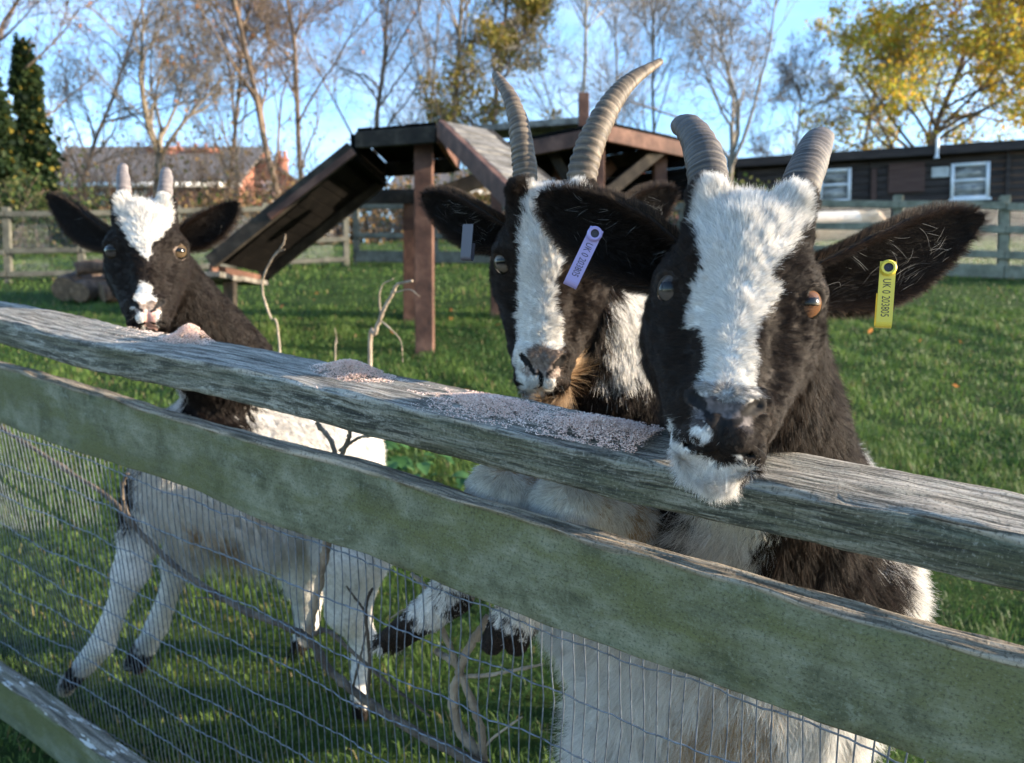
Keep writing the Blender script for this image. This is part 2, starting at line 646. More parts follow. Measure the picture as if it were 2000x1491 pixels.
def leaf_faces(r, pos, size, droop=.5, flat=.6):
    n = len(pos)
    a = r.normal(size=(n, 3)); a[:, 2] -= droop; a /= np.linalg.norm(a, axis=1, keepdims=True)
    b = r.normal(size=(n, 3)); b -= (a * b).sum(1)[:, None] * a; b /= np.linalg.norm(b, axis=1, keepdims=True)
    s = size * (.6 + .8 * r.random(n))[:, None]
    V = np.stack([pos, pos + a * s * .5 + b * s * flat * .5, pos + a * s, pos + a * s * .5 - b * s * flat * .5], 1).reshape(-1, 3)
    return V, np.arange(4 * n).reshape(n, 4)


def tree(label, group, base, d0, length, rad, spec, bark, seed, leaves=0, lcols=None, lsize=.07, up=.25, wob=.2, cat='tree', trunk_name='trunk', first=None):
    r = np.random.default_rng(seed)
    base = np.asarray(base, float)
    root = empty('bare_tree' if leaves < 3000 else 'leafy_tree', base, label, cat, group)
    lv = grow(r, base + np.array([0, 0, -.1]), d0, length, rad, spec, up, wob)
    if first is not None:                      # extra big limbs placed by hand
        for (p, d, L_, R_) in first:
            ex = grow(r, base + np.asarray(p, float), d, L_, R_, spec[1:], up, wob)
            for i, e in enumerate(ex):
                pass
            lv += [e for e in ex]
    lv = [(P, np.maximum(R * .68, .0036)) for P, R in lv]
    V, F = tubes(*lv[0], sides=10)
    mk(trunk_name, V, F, bark, root, smooth=True, slope=False)
    big, tw, tips = [], [], []
    for i, (P, R) in enumerate(lv[1:]):
        (big if R.max() > .018 else tw).append(tubes(P, R, sides=5 if R.max() > .018 else 3))
        tips.append(P[:, 1:].reshape(-1, 3))
    if big:
        mk('limbs', *join(big), bark, root, smooth=True, slope=False)
    if tw:
        o = mk('twigs', *join(tw), bark, root, slope=False)
        o['kind'] = 'stuff'
    if leaves:
        P = lv[-1][0].reshape(-1, 3)
        pos = P[r.integers(0, len(P), leaves)] + r.normal(size=(leaves, 3)) * .09
        V, F = leaf_faces(r, pos, lsize)
        cols = np.array(lcols)
        cc = cols[r.integers(0, len(cols), leaves)] * (.75 + .5 * r.random((leaves, 1)))
        cl = Waves(seed, 1.5)(pos)[:, None]
        cc = cc * np.clip(1 + .18 * cl, .6, 1.4)
        o = mk('leaves', V, F, M_LEAF, root, slope=False, attrs={'tint': ('FLOAT_COLOR', 'POINT', np.repeat(np.c_[cc, np.ones(leaves)], 4, 0))})
        o['kind'] = 'stuff'
    return root


def px_ground(u, y):
    """world point on the land at distance y under photograph column u"""
    x = (u - 1000) / FPX * y * .998
    return on_ground(x, y)


ORANGE = [(.42, .17, .05), (.36, .20, .06), (.30, .13, .045)]
YEL = [(.55, .38, .035), (.48, .36, .04), (.38, .36, .05), (.60, .34, .03), (.28, .30, .05)]
OLIVE = [(.28, .22, .05), (.36, .26, .06), (.21, .21, .045)]
TG = 'bare autumn trees behind the back fence'
SP_BIG = [(9, .16, 46, .80, .62), (6, .2, 42, .62, .52), (5.5, .18, 44, .58, .52), (5, .15, 48, .55, .6)]
SP_SLIM = [(17, .20, 42, .44, .5), (6, .15, 42, .6, .5), (6, .15, 46, .58, .55), (4.6, .2, 48, .62, .7)]
tree('big bare tree forking low behind the left goat', TG, px_ground(296, 15), (-.06, 0, 1), 2.3, .165,
     [(5, .72, 40, 1.9, .66)] + SP_BIG[:1] and [(5, .70, 36, 1.75, .62), (7, .16, 40, .62, .5), (6, .15, 44, .60, .52), (5, .15, 46, .55, .55), (3.4, .2, 50, .55, .8)], M_BARK_TAN, 201, leaves=360, lcols=ORANGE, lsize=.07, up=.35)
tree('bare tree leaning left beside the red chimneys', TG, px_ground(566, 16), (-.32, 0, 1), 6.6, .115, SP_SLIM, M_BARK_BROWN, 202, leaves=260, lcols=ORANGE, lsize=.07)
tree('bare tree with straight trunk rising left of the ramp', TG, px_ground(604, 16.5), (-.14, .05, 1), 6.8, .10, SP_SLIM, M_BARK_BROWN, 203, leaves=160, lcols=ORANGE, lsize=.07)
tree('slender ivy-footed bare tree over the end of the red brick house', TG, px_ground(428, 17), (.03, 0, 1), 5.8, .085, SP_SLIM, M_BARK_BROWN, 204, leaves=120, lcols=ORANGE, lsize=.06)
tree('bare tree rising above the ramp of the climbing frame', TG, px_ground(733, 18), (-.03, 0, 1), 7.4, .115, SP_SLIM, M_BARK_BROWN, 205, leaves=120, lcols=ORANGE, lsize=.07)
tree('bare tree just left of the olive leafed tree', TG, px_ground(872, 18), (.02, 0, 1), 7.0, .11, SP_SLIM, M_BARK_TAN, 206, leaves=120, lcols=ORANGE, lsize=.07)
tree('olive brown leafed tree behind the long horned goat', 'autumn trees still in leaf', px_ground(965, 19), (.02, 0, 1), 6.8, .14, [(19, .16, 42, .27, .5), (6, .15, 42, .6, .5), (5, .15, 46, .58, .55), (3.4, .2, 48, .6, .7)], M_BARK_BROWN, 207, leaves=11000, lcols=OLIVE, lsize=.10)
tree('pale barked bare birch above the climbing frame', TG, px_ground(1118, 20), (.02, 0, 1), 7.8, .10, SP_SLIM, M_BARK_PALE, 208, leaves=260, lcols=OLIVE, lsize=.06)
tree('thin pale bare tree behind the right roof of the climbing frame', TG, px_ground(1283, 21), (.0, 0, 1), 7.4, .085, SP_SLIM, M_BARK_GREY, 209, leaves=0)
tree('wide grey bare tree spreading between the two pairs of horns', TG, px_ground(1424, 13.2), (.03, 0, 1), 2.1, .12,
     [(7, .60, 36, 1.75, .58), (7, .12, 42, .62, .48), (5.5, .12, 46, .60, .5), (4.5, .15, 48, .55, .6), (3.0, .2, 50, .55, .8)], M_BARK_GREY, 210, up=.30)
tree('small brown bare tree in front of the shed corner', TG, px_ground(1545, 18.5), (.1, 0, 1), 4.2, .07, SP_SLIM, M_BARK_BROWN, 211, leaves=300, lcols=ORANGE, lsize=.06)
tree('yellow leafed tree with dark trunk behind the shed', 'autumn trees still in leaf', px_ground(1806, 19.5), (.0, 0, 1), 5.6, .17,
     [(17, .22, 58, .66, .52), (6, .15, 44, .6, .5), (5, .15, 46, .58, .55), (3, .2, 48, .6, .7)], M_BARK_BROWN, 212, leaves=21000, lcols=YEL, lsize=.095, up=.1)
tree('yellow and orange leafed tree at the right edge', 'autumn trees still in leaf', px_ground(2035, 18.5), (-.05, 0, 1), 6.2, .16,
     [(15, .16, 56, .62, .52), (6, .15, 44, .6, .5), (5, .15, 46, .58, .55), (3, .2, 48, .6, .7)], M_BARK_BROWN, 213, leaves=21000, lcols=YEL + ORANGE[:1], lsize=.095, up=.1)
tree('smaller yellow green tree between shed and bare tree', 'autumn trees still in leaf', px_ground(1660, 23), (.0, 0, 1), 5.6, .12,
     [(14, .14, 52, .55, .52), (6, .15, 44, .6, .5), (5, .15, 46, .58, .55), (2.5, .2, 48, .6, .7)], M_BARK_BROWN, 214, leaves=6000, lcols=YEL[1:3] + YEL[4:], lsize=.10, up=.1)
tree('bare tree at the left edge beyond the ivy', TG, px_ground(-70, 14), (.1, 0, 1), 6.2, .11, SP_SLIM, M_BARK_BROWN, 215, leaves=400, lcols=ORANGE, lsize=.075)
tree('bare twiggy tree between the ivy and the forked tree', TG, px_ground(128, 19), (.06, 0, 1), 6.8, .10, SP_SLIM, M_BARK_BROWN, 216, leaves=420, lcols=ORANGE, lsize=.075)
tree('thin bare tree beyond the chimneys', TG, px_ground(470, 22), (.02, 0, 1), 7.6, .09, SP_SLIM, M_BARK_GREY, 217)
tree('thin bare tree beyond the top of the ramp', TG, px_ground(800, 23), (.05, 0, 1), 7.6, .09, SP_SLIM, M_BARK_GREY, 218)
tree('thin bare tree far behind the curved horns', TG, px_ground(1195, 25), (-.03, 0, 1), 8.2, .09, SP_SLIM, M_BARK_GREY, 219)

# ivy-clad tree at the left edge
r = np.random.default_rng(77)


def ivy_tree(u, y, h, w, seed, label):
    r = np.random.default_rng(seed)
    b = px_ground(u, y)
    root = empty('ivy_tree', b, label, 'tree', 'ivy covered trees at the left edge')
    P = spline(np.array([b, b + [.08, 0, h * .4], b + [-.05, .05, h * .75], b + [-.10, 0, h]]), 9)[None]
    V, F = tubes(P, np.linspace(.16, .02, 9)[None], 8)
    mk('trunk', V, F, M_BARK_BROWN, root, smooth=True, slope=False)
    n = 9000
    t = r.random(n) ** .9
    rad = w * (1.05 - t) ** .75 * (.75 + .3 * np.sin(t * 17 + r.random(n))) * np.sqrt(r.random(n)) + .05
    az = r.random(n) * 6.283
    c = P[0][np.clip((t * 8).astype(int), 0, 8)]
    pos = c + np.stack([np.cos(az) * rad, np.sin(az) * rad, r.normal(size=n) * .14], 1)
    V, F = leaf_faces(r, pos, .10, 1.2, .8)
    g = r.random((n, 1))
    cc = np.array([.010, .022, .009]) * (1 - g) + np.array([.04, .065, .020]) * g
    od = r.random(n) < .03
    cc[od] = (.40, .30, .05)
    o = mk('ivy', V, F, M_LEAF, root, slope=False, attrs={'tint': ('FLOAT_COLOR', 'POINT', np.repeat(np.c_[cc, np.ones(n)], 4, 0))})
    o['kind'] = 'stuff'


ivy_tree(52, 13.5, 3.5, .46, 78, 'tall ivy clad tree narrowing to a point at the left edge')
ivy_tree(-18, 13.0, 2.7, .6, 79, 'broader ivy clad tree cut by the left edge')


# undergrowth along the back fence
def shrub(u, y, h, w, seed, cols, label, leaves=1500, n=46):
    r = np.random.default_rng(seed)
    b = px_ground(u, y)
    root = empty('shrub', b, label, 'shrub', 'undergrowth behind the back fence')
    P = np.zeros((n, 6, 3))
    az = r.random(n) * 6.283; st = r.normal(size=(n, 2)) * w * .35
    for i in range(6):
        t = i / 5
        P[:, i, 0] = b[0] + st[:, 0] + np.cos(az) * w * .5 * t ** 1.3
        P[:, i, 1] = b[1] + st[:, 1] * .5 + np.sin(az) * w * .3 * t ** 1.3
        P[:, i, 2] = b[2] - .05 + h * t * (.6 + .5 * ((az * 7) % 1))
    P[:, 1:] += r.normal(size=(n, 5, 3)) * .06
    V, F = tubes(P, np.linspace(.014, .004, 6)[None].repeat(n, 0), 3)
    o = mk('stems', V, F, M_BARK_BROWN, root, slope=False); o['kind'] = 'stuff'
    q = P[r.integers(0, n, leaves), r.integers(1, 6, leaves)] + r.normal(size=(leaves, 3)) * np.array([.16, .14, .13])
    V, F = leaf_faces(r, q, .075, .3, .7)
    cols = np.array(cols)
    cc = cols[r.integers(0, len(cols), leaves)] * 1.25 * (.6 + .8 * r.random((leaves, 1)))
    o = mk('leaves', V, F, M_LEAF, root, slope=False, attrs={'tint': ('FLOAT_COLOR', 'POINT', np.repeat(np.c_[cc, np.ones(leaves)], 4, 0))})
    o['kind'] = 'stuff'


GRN = [(.025, .045, .014), (.05, .075, .02), (.08, .085, .03)]
BRN = [(.16, .10, .045), (.11, .075, .04), (.20, .13, .05)]
for i, (u, y, h, w, cs, lb) in enumerate([
        (40, 11.2, 1.1, 1.2, GRN, 'dark green shrub below the ivy trees'),
        (190, 11.6, .48, 1.2, GRN + BRN[:1], 'green shrub below the white eaves'),
        (300, 12.0, .55, 1.3, GRN + BRN, 'mixed shrub behind the short horns'),
        (400, 12.2, .65, 1.2, GRN[1:] + BRN, 'brownish shrub right of the forked tree'),
        (500, 12.4, .5, 1.2, BRN + GRN[:1], 'thin russet shrub below the red gable'),
        (600, 12.6, .75, 1.3, BRN, 'russet shrub behind the ramp'),
        (730, 13.0, 1.0, 1.5, BRN + [(.30, .17, .05)], 'orange brown shrub under the high platform'),
        (880, 13.2, 1.0, 1.4, BRN + GRN, 'olive shrub seen between the posts of the climbing frame'),
        (1010, 13.4, 1.0, 1.3, GRN + BRN, 'dark shrub behind the long horned goat'),
        (1180, 13.6, .9, 1.4, GRN, 'green shrub under the right roof of the frame'),
        (1330, 13.6, .9, 1.3, GRN + BRN, 'shrub under the ramp on the right'),
        (1450, 12.8, .85, .9, GRN, 'dark evergreen shrub at the shed corner')]):
    shrub(u, y, h, w, 300 + i, cs, lb, leaves=2200)

for i, (u, y, h, w, lb) in enumerate([
        (110, 14.5, 2.1, 2.2, 'tall leafless bush against the white eaves'),
        (215, 15.5, 2.3, 2.4, 'leafless bush in front of the grey roof'),
        (345, 14.6, 2.2, 2.2, 'leafless bush right of the forked tree'),
        (452, 15.2, 2.4, 2.2, 'leafless bush before the red chimneys'),
        (535, 14.8, 1.9, 1.8, 'leafless bush before the red gable')]):
    shrub(u, y, h, w, 340 + i, BRN + GRN[2:], lb, leaves=420, n=80)

# ------------------------------------------------------------------ houses beyond the trees
def brick_mat():
    m, nt, b, _ = new_mat('red_brick')
    g = NT(nt)
    v = g.coord('Object')
    s = g.sep(v)
    uv = g.n('ShaderNodeCombineXYZ', {0: g.math('ADD', s[0], s[1]), 1: s[2], 2: 0.0})
    br = g.n('ShaderNodeTexBrick', {'Vector': uv.outputs[0], 'Color1': (.30, .085, .045, 1), 'Color2': (.42, .14, .07, 1), 'Mortar': (.30, .24, .2, 1),
                                    'Scale': 1.0, 'Mortar Size': .007, 'Brick Width': .22, 'Row Height': .075})
    n = g.noise(v, 2.0, 5, .6)
    g.set(b.inputs['Base Color'], g.mix(g.mr(n, .4, .7, 0, .5), br.outputs[0], (.22, .07, .045)))
    b.inputs['Roughness'].default_value = .9
    return m


M_BRICK = brick_mat()
M_SLATE = simple_mat('roof_slate', [(.3, (.075, .065, .058)), (.5, (.14, .12, .105)), (.7, (.22, .185, .155))], scale=9, mapping=(1, 1, 6), rough=.7)
M_WHITE = flat_mat('white_paint', (.74, .73, .70), rough=.5, noise_amt=.05)
M_GLASS = flat_mat('window_glass', (.03, .035, .04), rough=.06, spec=.8, noise_amt=.0)
M_POT = flat_mat('chimney_clay', (.34, .12, .06), rough=.85)


def house(label, x0, x1, y, eave, ridge, dep, rz=0.0, windows=(), chims=(), gable=False, yaw=0.0):
    """x along the front, y = distance of the front wall; world metres"""
    zb = float(ground_z(y)) - .1
    root = empty('brick_house', np.array([(x0 + x1) / 2, y, zb]), label, 'house', 'brick houses beyond the trees')
    fx, fy = math.cos(yaw), math.sin(yaw)
    A = np.array([fx, fy, 0.0]); Bk = np.array([-fy, fx, 0.0])
    O = np.array([x0, y, zb]); W = x1 - x0
    P = lambda a, b, z: O + A * a + Bk * b + np.array([0, 0, z - zb])
    V, F = [], []
    if gable:      # gable faces the viewer
        V = [P(0, 0, zb), P(W, 0, zb), P(W, 0, eave), P(W / 2, 0, ridge), P(0, 0, eave), P(0, dep, zb), P(W, dep, zb), P(W, dep, eave), P(W / 2, dep, ridge), P(0, dep, eave)]
        F = [[0, 1, 2, 3, 4], [1, 6, 7, 2], [5, 0, 4, 9], [6, 5, 9, 8, 7]]
        rf = [(P(-.2, -.25, eave - .16), P(W / 2, -.25, ridge + .06), P(W / 2, dep, ridge + .06), P(-.2, dep, eave - .16)),
              (P(W / 2, -.25, ridge + .06), P(W + .2, -.25, eave - .16), P(W + .2, dep, eave - .16), P(W / 2, dep, ridge + .06))]
    else:
        V = [P(0, 0, zb), P(W, 0, zb), P(W, 0, eave), P(0, 0, eave), P(0, dep, zb), P(W, dep, zb), P(W, dep, eave), P(0, dep, eave), P(0, dep / 2, ridge), P(W, dep / 2, ridge)]
        F = [[0, 1, 2, 3], [1, 5, 6, 9, 2], [4, 0, 3, 8, 7], [5, 4, 7, 6]]
        rf = [(P(-.2, -.35, eave - .12), P(W + .2, -.35, eave - .12), P(W + .2, dep / 2, ridge + .06), P(-.2, dep / 2, ridge + .06)),
              (P(-.2, dep / 2, ridge + .06), P(W + .2, dep / 2, ridge + .06), P(W + .2, dep + .35, eave - .12), P(-.2, dep + .35, eave - .12))]
    mk('wall', V, F, M_BRICK, root, slope=False)
    RV, RF = [], []
    for q in rf:
        q = np.array(q); nrm = np.cross(q[1] - q[0], q[3] - q[0]); nrm /= np.linalg.norm(nrm)
        i = len(RV); RV += list(q) + list(q + nrm * .09)
        RF += [[i, i + 3, i + 2, i + 1], [i + 4, i + 5, i + 6, i + 7]] + [[i + a, i + (a + 1) % 4, i + 4 + (a + 1) % 4, i + 4 + a] for a in range(4)]
    roof = mk('roof', RV, RF, M_SLATE, root, slope=False)
    if not gable:
        V, F = box_axes(P(-.2, -.42, eave - .30), A * (W + .4), Bk * .08, np.array([0, 0, .20]))
        mk('fascia', V, F, M_WHITE, root, slope=False)
    for (a, z, w, h) in windows:
        V, F = join([box_axes(P(a - .09, -.07, z - .09), A * (w + .18), Bk * .06, np.array([0, 0, .09])),
                     box_axes(P(a - .09, -.07, z + h), A * (w + .18), Bk * .06, np.array([0, 0, .13])),
                     box_axes(P(a - .09, -.07, z), A * .09, Bk * .06, np.array([0, 0, h])),
                     box_axes(P(a + w, -.07, z), A * .09, Bk * .06, np.array([0, 0, h])),
                     box_axes(P(a + w / 2 - .03, -.065, z), A * .06, Bk * .05, np.array([0, 0, h])),
                     box_axes(P(a, -.066, z + h * .6), A * w, Bk * .05, np.array([0, 0, .05]))])
        wdo = mk('window', V, F, M_WHITE, root, slope=False)
        V, F = box_axes(P(a, -.03, z), A * w, Bk * .02, np.array([0, 0, h]))
        mk('pane', V, F, M_GLASS, wdo, slope=False)
    for (a, b, z, w, h) in chims:
        V, F = join([box_axes(P(a, b, z), A * w, Bk * w * .7, np.array([0, 0, h])),
                     box_axes(P(a - .05, b - .05, z + h), A * (w + .1), Bk * (w * .7 + .1), np.array([0, 0, .14]))])
        ch = mk('chimney', V, F, M_BRICK, root, slope=False)
        for k in range(3 if w > .7 else 2):
            c = P(a + w * (k + .5) / (3 if w > .7 else 2), b + w * .35, z + h + .14)
            V, F = tubes(np.array([[c, c + [0, 0, .16], c + [0, 0, .34]]]), np.array([[.10, .085, .095]]), 8)
            mk('chimney_pot', V, F, M_POT, ch, slope=False)
    return root


hy = 33.0
hx = lambda u, y=hy: (u - 1000) / FPX * y
hz = lambda v, y=hy: 1.238 + (667 - v) / FPX * y
house('long grey roofed red brick house with white eaves on the left', hx(70), hx(470), hy, hz(357), hz(296, hy + 3.2), 6.4,
      windows=[(hx(88) - hx(70), hz(397), .95, .74), (hx(180) - hx(70), hz(398), .5, .6), (hx(250) - hx(70), hz(398), .8, .7)],
      chims=[(hx(238) - hx(70), 2.4, hz(314), 1.5, 1.0), (hx(322) - hx(70), 2.4, hz(316), 1.4, .95)])
hy2 = 35.0
house('red brick house with a gable and white bay window behind the ramp', hx(448, hy2), hx(592, hy2), hy2, hz(362, hy2), hz(318, hy2), 6.0, gable=True,
      windows=[(hx(500, hy2) - hx(448, hy2), hz(392, hy2), .85, .7)], chims=[(.1, 1.6, hz(352, hy2), .55, 1.35), (hx(520, hy2) - hx(448, hy2), 1.8, hz(352, hy2), .45, 1.25)])
house('red brick house glimpsed through the legs of the climbing frame', hx(770, 36), hx(1010, 36), 36.0, hz(372, 36), hz(338, 39), 6.0,
      windows=[(1.0, hz(398, 36), .8, .55), (2.6, hz(398, 36), .8, .55)], chims=[(.9, 2.2, hz(345, 36), .6, .9)])
house('far brick house low between the roof of the frame and the bare tree', hx(1120, 40), hx(1380, 40), 40.0, hz(380, 40), hz(348, 43), 6.0,
      windows=[(1.5, hz(405, 40), .9, .5)], chims=[(3.4, 2.2, hz(352, 43), .7, .8)])
# ------------------------------------------------------------------ goats
def n_cone(p, a, b, ra, rb):
    a = np.asarray(a, np.float32); b = np.asarray(b, np.float32)
    ba = b - a
    h = np.clip(((p - a) @ ba) / float(ba @ ba), 0, 1)
    q = p - a - h[:, None] * ba
    return np.sqrt((q * q).sum(1)) - (ra + (rb - ra) * h)


def n_ell(p, c, r):
    r = np.asarray(r, np.float32)
    q = (p - np.asarray(c, np.float32)) / r
    k0 = np.sqrt((q * q).sum(1)) + 1e-6
    q2 = q / r
    k1 = np.sqrt((q2 * q2).sum(1)) + 1e-6
    return k0 * (k0 - 1) / k1


def smin(a, b, k):
    h = np.maximum(k - np.abs(a - b), 0) / k
    return np.minimum(a, b) - h * h * k * .25


def smax(a, b, k):
    return -smin(-a, -b, k)


EYE_C, EYE_D, EYE_R = np.array([49.5, -2., -5.]), np.array([.72, .694, .0]), 17.5


def nostril(p):
    """comma-shaped nostril (one side), p with x >= 0"""
    return np.minimum(n_cone(p, (6, 46, -138), (14, 45, -131), 2.0, 3.4), n_cone(p, (14, 45, -131), (24, 38, -118), 3.4, 4.0))


def mouth(p):
    return np.minimum(n_cone(p, (0, 35, -157), (19, 27, -153), 2.3, 2.3), n_cone(p, (19, 27, -153), (36, 0, -139), 2.3, 1.8))


def head_sdf(q):
    """goat skull with its flesh; q = (x, forward, up) in millimetres, origin between the eyes"""
    p = q.astype(np.float32).copy()
    p[:, 0] = np.abs(p[:, 0])
    d = n_ell(p, (0, -18, 40), (51, 58, 52))
    d = smin(d, n_ell(p, (0, 4, 20), (50, 36, 56)), 20)
    d = smin(d, n_cone(p, (30, 8, 62), (36, 20, 78), 22, 17), 14)
    d = smin(d, n_ell(p, (45, -3, 7), (25, 22, 21)), 14)
    d = smin(d, n_cone(p, (34, -32, -10), (22, -3, -104), 32, 22), 18)
    d = smin(d, n_cone(p, (0, 12, 8), (0, 20, -112), 30, 21), 16)
    d = smin(d, n_cone(p, (41, -68, -16), (14, -16, -130), 28, 18), 20)
    d = smin(d, n_ell(p, (0, 12, -124), (36, 27, 27)), 14)
    d = smin(d, n_ell(p, (0, -5, -150), (25, 23, 21)), 10)
    d = smin(d, n_cone(p, (9, 26, -142), (22, 12, -146), 13, 12), 9)
    d = smin(d, n_cone(p, (12, 33, -117), (23, 27, -112), 11, 9.5), 8)      # nostril wings
    d = smin(d, n_cone(p, (7, 33, -139), (10, 31, -146), 10, 9), 7)
    d = smax(d, -nostril(p), 2.5)
    d = smax(d, -n_cone(p, (0, 45, -135), (0, 36, -158), 2.2, 2.0), 3)     # cleft of the lip
    d = smax(d, -mouth(p), 3)
    # eyelid opening
    c = EYE_C + EYE_D * 17
    e = p - c.astype(np.float32)
    tx = e[:, 0] * .694 - e[:, 1] * .72
    dn = e[:, 0] * .72 + e[:, 1] * .694
    el = np.stack([tx, dn, e[:, 2] + .12 * tx], 1)
    d = smax(d, -n_ell(el, (0, 2, 0), (12.0, 11, 7.5)), 3)
    return d


def polygonize(fn, lo, hi, h):
    lo = np.asarray(lo, float); hi = np.asarray(hi, float)
    B = 4
    nb = np.ceil((hi - lo) / (h * B)).astype(int)
    n = nb * B + 1
    g = np.stack(np.meshgrid(*[(np.arange(k) + .5) * B * h for k in nb], indexing='ij'), -1).reshape(-1, 3) + lo
    dc = fn(g.astype(np.float32))
    near = np.abs(dc) < B * h * 1.35
    V = np.where(dc > 0, 1., -1.).astype(np.float32).reshape(nb)
    V = V.repeat(B, 0).repeat(B, 1).repeat(B, 2)
    V = np.pad(V, ((0, 1),) * 3, mode='edge')
    bi = np.argwhere(near.reshape(nb))
    off = np.stack(np.meshgrid(*[np.arange(B + 1)] * 3, indexing='ij'), -1).reshape(-1, 3)
    for s in range(0, len(bi), 4000):
        I = (bi[s:s + 4000, None] * B + off[None]).reshape(-1, 3)
        V[I[:, 0], I[:, 1], I[:, 2]] = fn((I * h + lo).astype(np.float32))
    S = V < 0
    cnt = np.zeros(n - 1, np.uint8)
    for i in (0, 1):
        for j in (0, 1):
            for k in (0, 1):
                cnt += S[i:n[0] - 1 + i, j:n[1] - 1 + j, k:n[2] - 1 + k]
    act = (cnt > 0) & (cnt < 8)
    cells = np.argwhere(act)
    idx = np.full(n - 1, -1, np.int64)
    idx[act] = np.arange(len(cells))
    acc = np.zeros((len(cells), 3)); num = np.zeros(len(cells))
    cor = [(i, j, k) for i in (0, 1) for j in (0, 1) for k in (0, 1)]
    for a in cor:
        for ax in range(3):
            if a[ax] == 0:
                b = list(a); b[ax] = 1
                va = V[cells[:, 0] + a[0], cells[:, 1] + a[1], cells[:, 2] + a[2]]
                vb = V[cells[:, 0] + b[0], cells[:, 1] + b[1], cells[:, 2] + b[2]]
                m = (va < 0) != (vb < 0)
                t = np.where(m, va / np.where(m, va - vb, 1), 0)
                pt = np.tile(np.array(a, float), (len(cells), 1)); pt[:, ax] += t
                acc[m] += pt[m]; num += m
    P = (cells + acc / num[:, None]) * h + lo
    Q = []
    for ax in range(3):
        sl0 = [slice(1, -1)] * 3; sl1 = [slice(1, -1)] * 3
        sl0[ax] = slice(0, -1); sl1[ax] = slice(1, None)
        s0, s1 = S[tuple(sl0)], S[tuple(sl1)]
        e = np.argwhere(s0 != s1)
        base = e.copy()
        b1, c1 = [(1, 2), (2, 0), (0, 1)][ax]
        base[:, b1] += 1; base[:, c1] += 1
        q = []
        for (m, k) in ((-1, -1), (0, -1), (0, 0), (-1, 0)):
            cc = base.copy(); cc[:, b1] += m; cc[:, c1] += k
            q.append(idx[cc[:, 0], cc[:, 1], cc[:, 2]])
        q = np.stack(q, 1)
        flip = s0[tuple(e.T)] == 0
        q[flip] = q[flip][:, ::-1]
        Q.append(q)
    Q = np.concatenate(Q)
    return P, Q[(Q >= 0).all(1)]


def grad(fn, P, e):
    P = P.astype(np.float32)
    g = np.stack([fn(P + np.array(d, np.float32) * e) - fn(P - np.array(d, np.float32) * e) for d in np.eye(3)], 1)
    return g / (np.linalg.norm(g, axis=1, keepdims=True) + 1e-9)


def inpoly(x, y, poly):
    poly = np.asarray(poly, float)
    r = np.zeros(len(x), bool)
    j = len(poly) - 1
    for i in range(len(poly)):
        xi, yi = poly[i]; xj, yj = poly[j]
        c = ((yi > y) != (yj > y)) & (x < (xj - xi) * (y - yi) / (yj - yi + 1e-12) + xi)
        r ^= c
        j = i
    return r


def hair_mat():
    m, nt, b, out = new_mat('goat_hair')
    g = NT(nt)
    c = g.attr('tint')
    g.set(b.inputs['Base Color'], c)
    b.inputs['Roughness'].default_value = .48
    b.inputs['Specular IOR Level'].default_value = .22
    t = g.n('ShaderNodeBsdfTranslucent', {'Color': c})
    mx = g.n('ShaderNodeMixShader', {0: .28, 1: b.outputs[0], 2: t.outputs[0]})
    nt.links.new(mx.outputs[0], out.inputs['Surface'])
    return m


M_HAIR = hair_mat()
M_SKIN = attr_mat('goat_skin', 'tint', rough=.7, spec=.15)


def strands(name, P, D, L, C, parent, r0=.00016, K=5, curl=None, droop=0.0, slope=True):
    """hair: roots P, directions D (n,K-1,3 or n,3), lengths L, tints C -> one Curves object"""
    n = len(P)
    if n == 0:
        return None
    pts = np.zeros((n, K, 3))
    pts[:, 0] = P
    D = np.asarray(D)
    step = (L / (K - 1))[:, None]
    for i in range(1, K):
        d = D[:, i - 1] if D.ndim == 3 else D
        d = d - UP * (droop * i / K)
        if curl is not None:
            d = d + curl * (i / K)
        d = d / (np.linalg.norm(d, axis=1, keepdims=True) + 1e-9)
        pts[:, i] = pts[:, i - 1] + d * step
    if slope:
        pts = S2W(pts)
    base = wloc(parent)
    pts = pts - base
    cu = bpy.data.hair_curves.new(name)
    cu.add_curves([K] * n)
    cu.position_data.foreach_set('vector', pts.astype(np.float32).ravel())
    rad = np.broadcast_to(r0, (n,))[:, None] * np.linspace(1, .18, K)[None] ** .8
    a = cu.attributes.get('radius') or cu.attributes.new('radius', 'FLOAT', 'POINT')
    a.data.foreach_set('value', rad.astype(np.float32).ravel())
    a = cu.attributes.new('tint', 'FLOAT_COLOR', 'CURVE')
    cc = np.ones((n, 4), np.float32); cc[:, :3] = C
    a.data.foreach_set('color', cc.ravel())
    cu.materials.append(M_HAIR)
    o = bpy.data.objects.new(name, cu)
    COL.objects.link(o)
    o.parent = parent
    return o


def scatter(P, Q, N, dens, rng):
    """area-weighted random points on quads -> positions, normals; dens per m2 at each vertex"""
    T = np.concatenate([Q[:, [0, 1, 2]], Q[:, [0, 2, 3]]])
    a, b, c = P[T[:, 0]], P[T[:, 1]], P[T[:, 2]]
    ar = np.linalg.norm(np.cross(b - a, c - a), axis=1) * .5
    w = ar * dens[T].mean(1)
    cnt = rng.poisson(w)
    ti = np.repeat(np.arange(len(T)), cnt)
    r1 = np.sqrt(rng.random(len(ti))); r2 = rng.random(len(ti))
    bc = np.stack([1 - r1, r1 * (1 - r2), r1 * r2], 1)[:, :, None]
    pos = (P[T[ti]] * bc).sum(1)
    nor = (N[T[ti]] * bc).sum(1)
    return pos, nor / (np.linalg.norm(nor, axis=1, keepdims=True) + 1e-9)


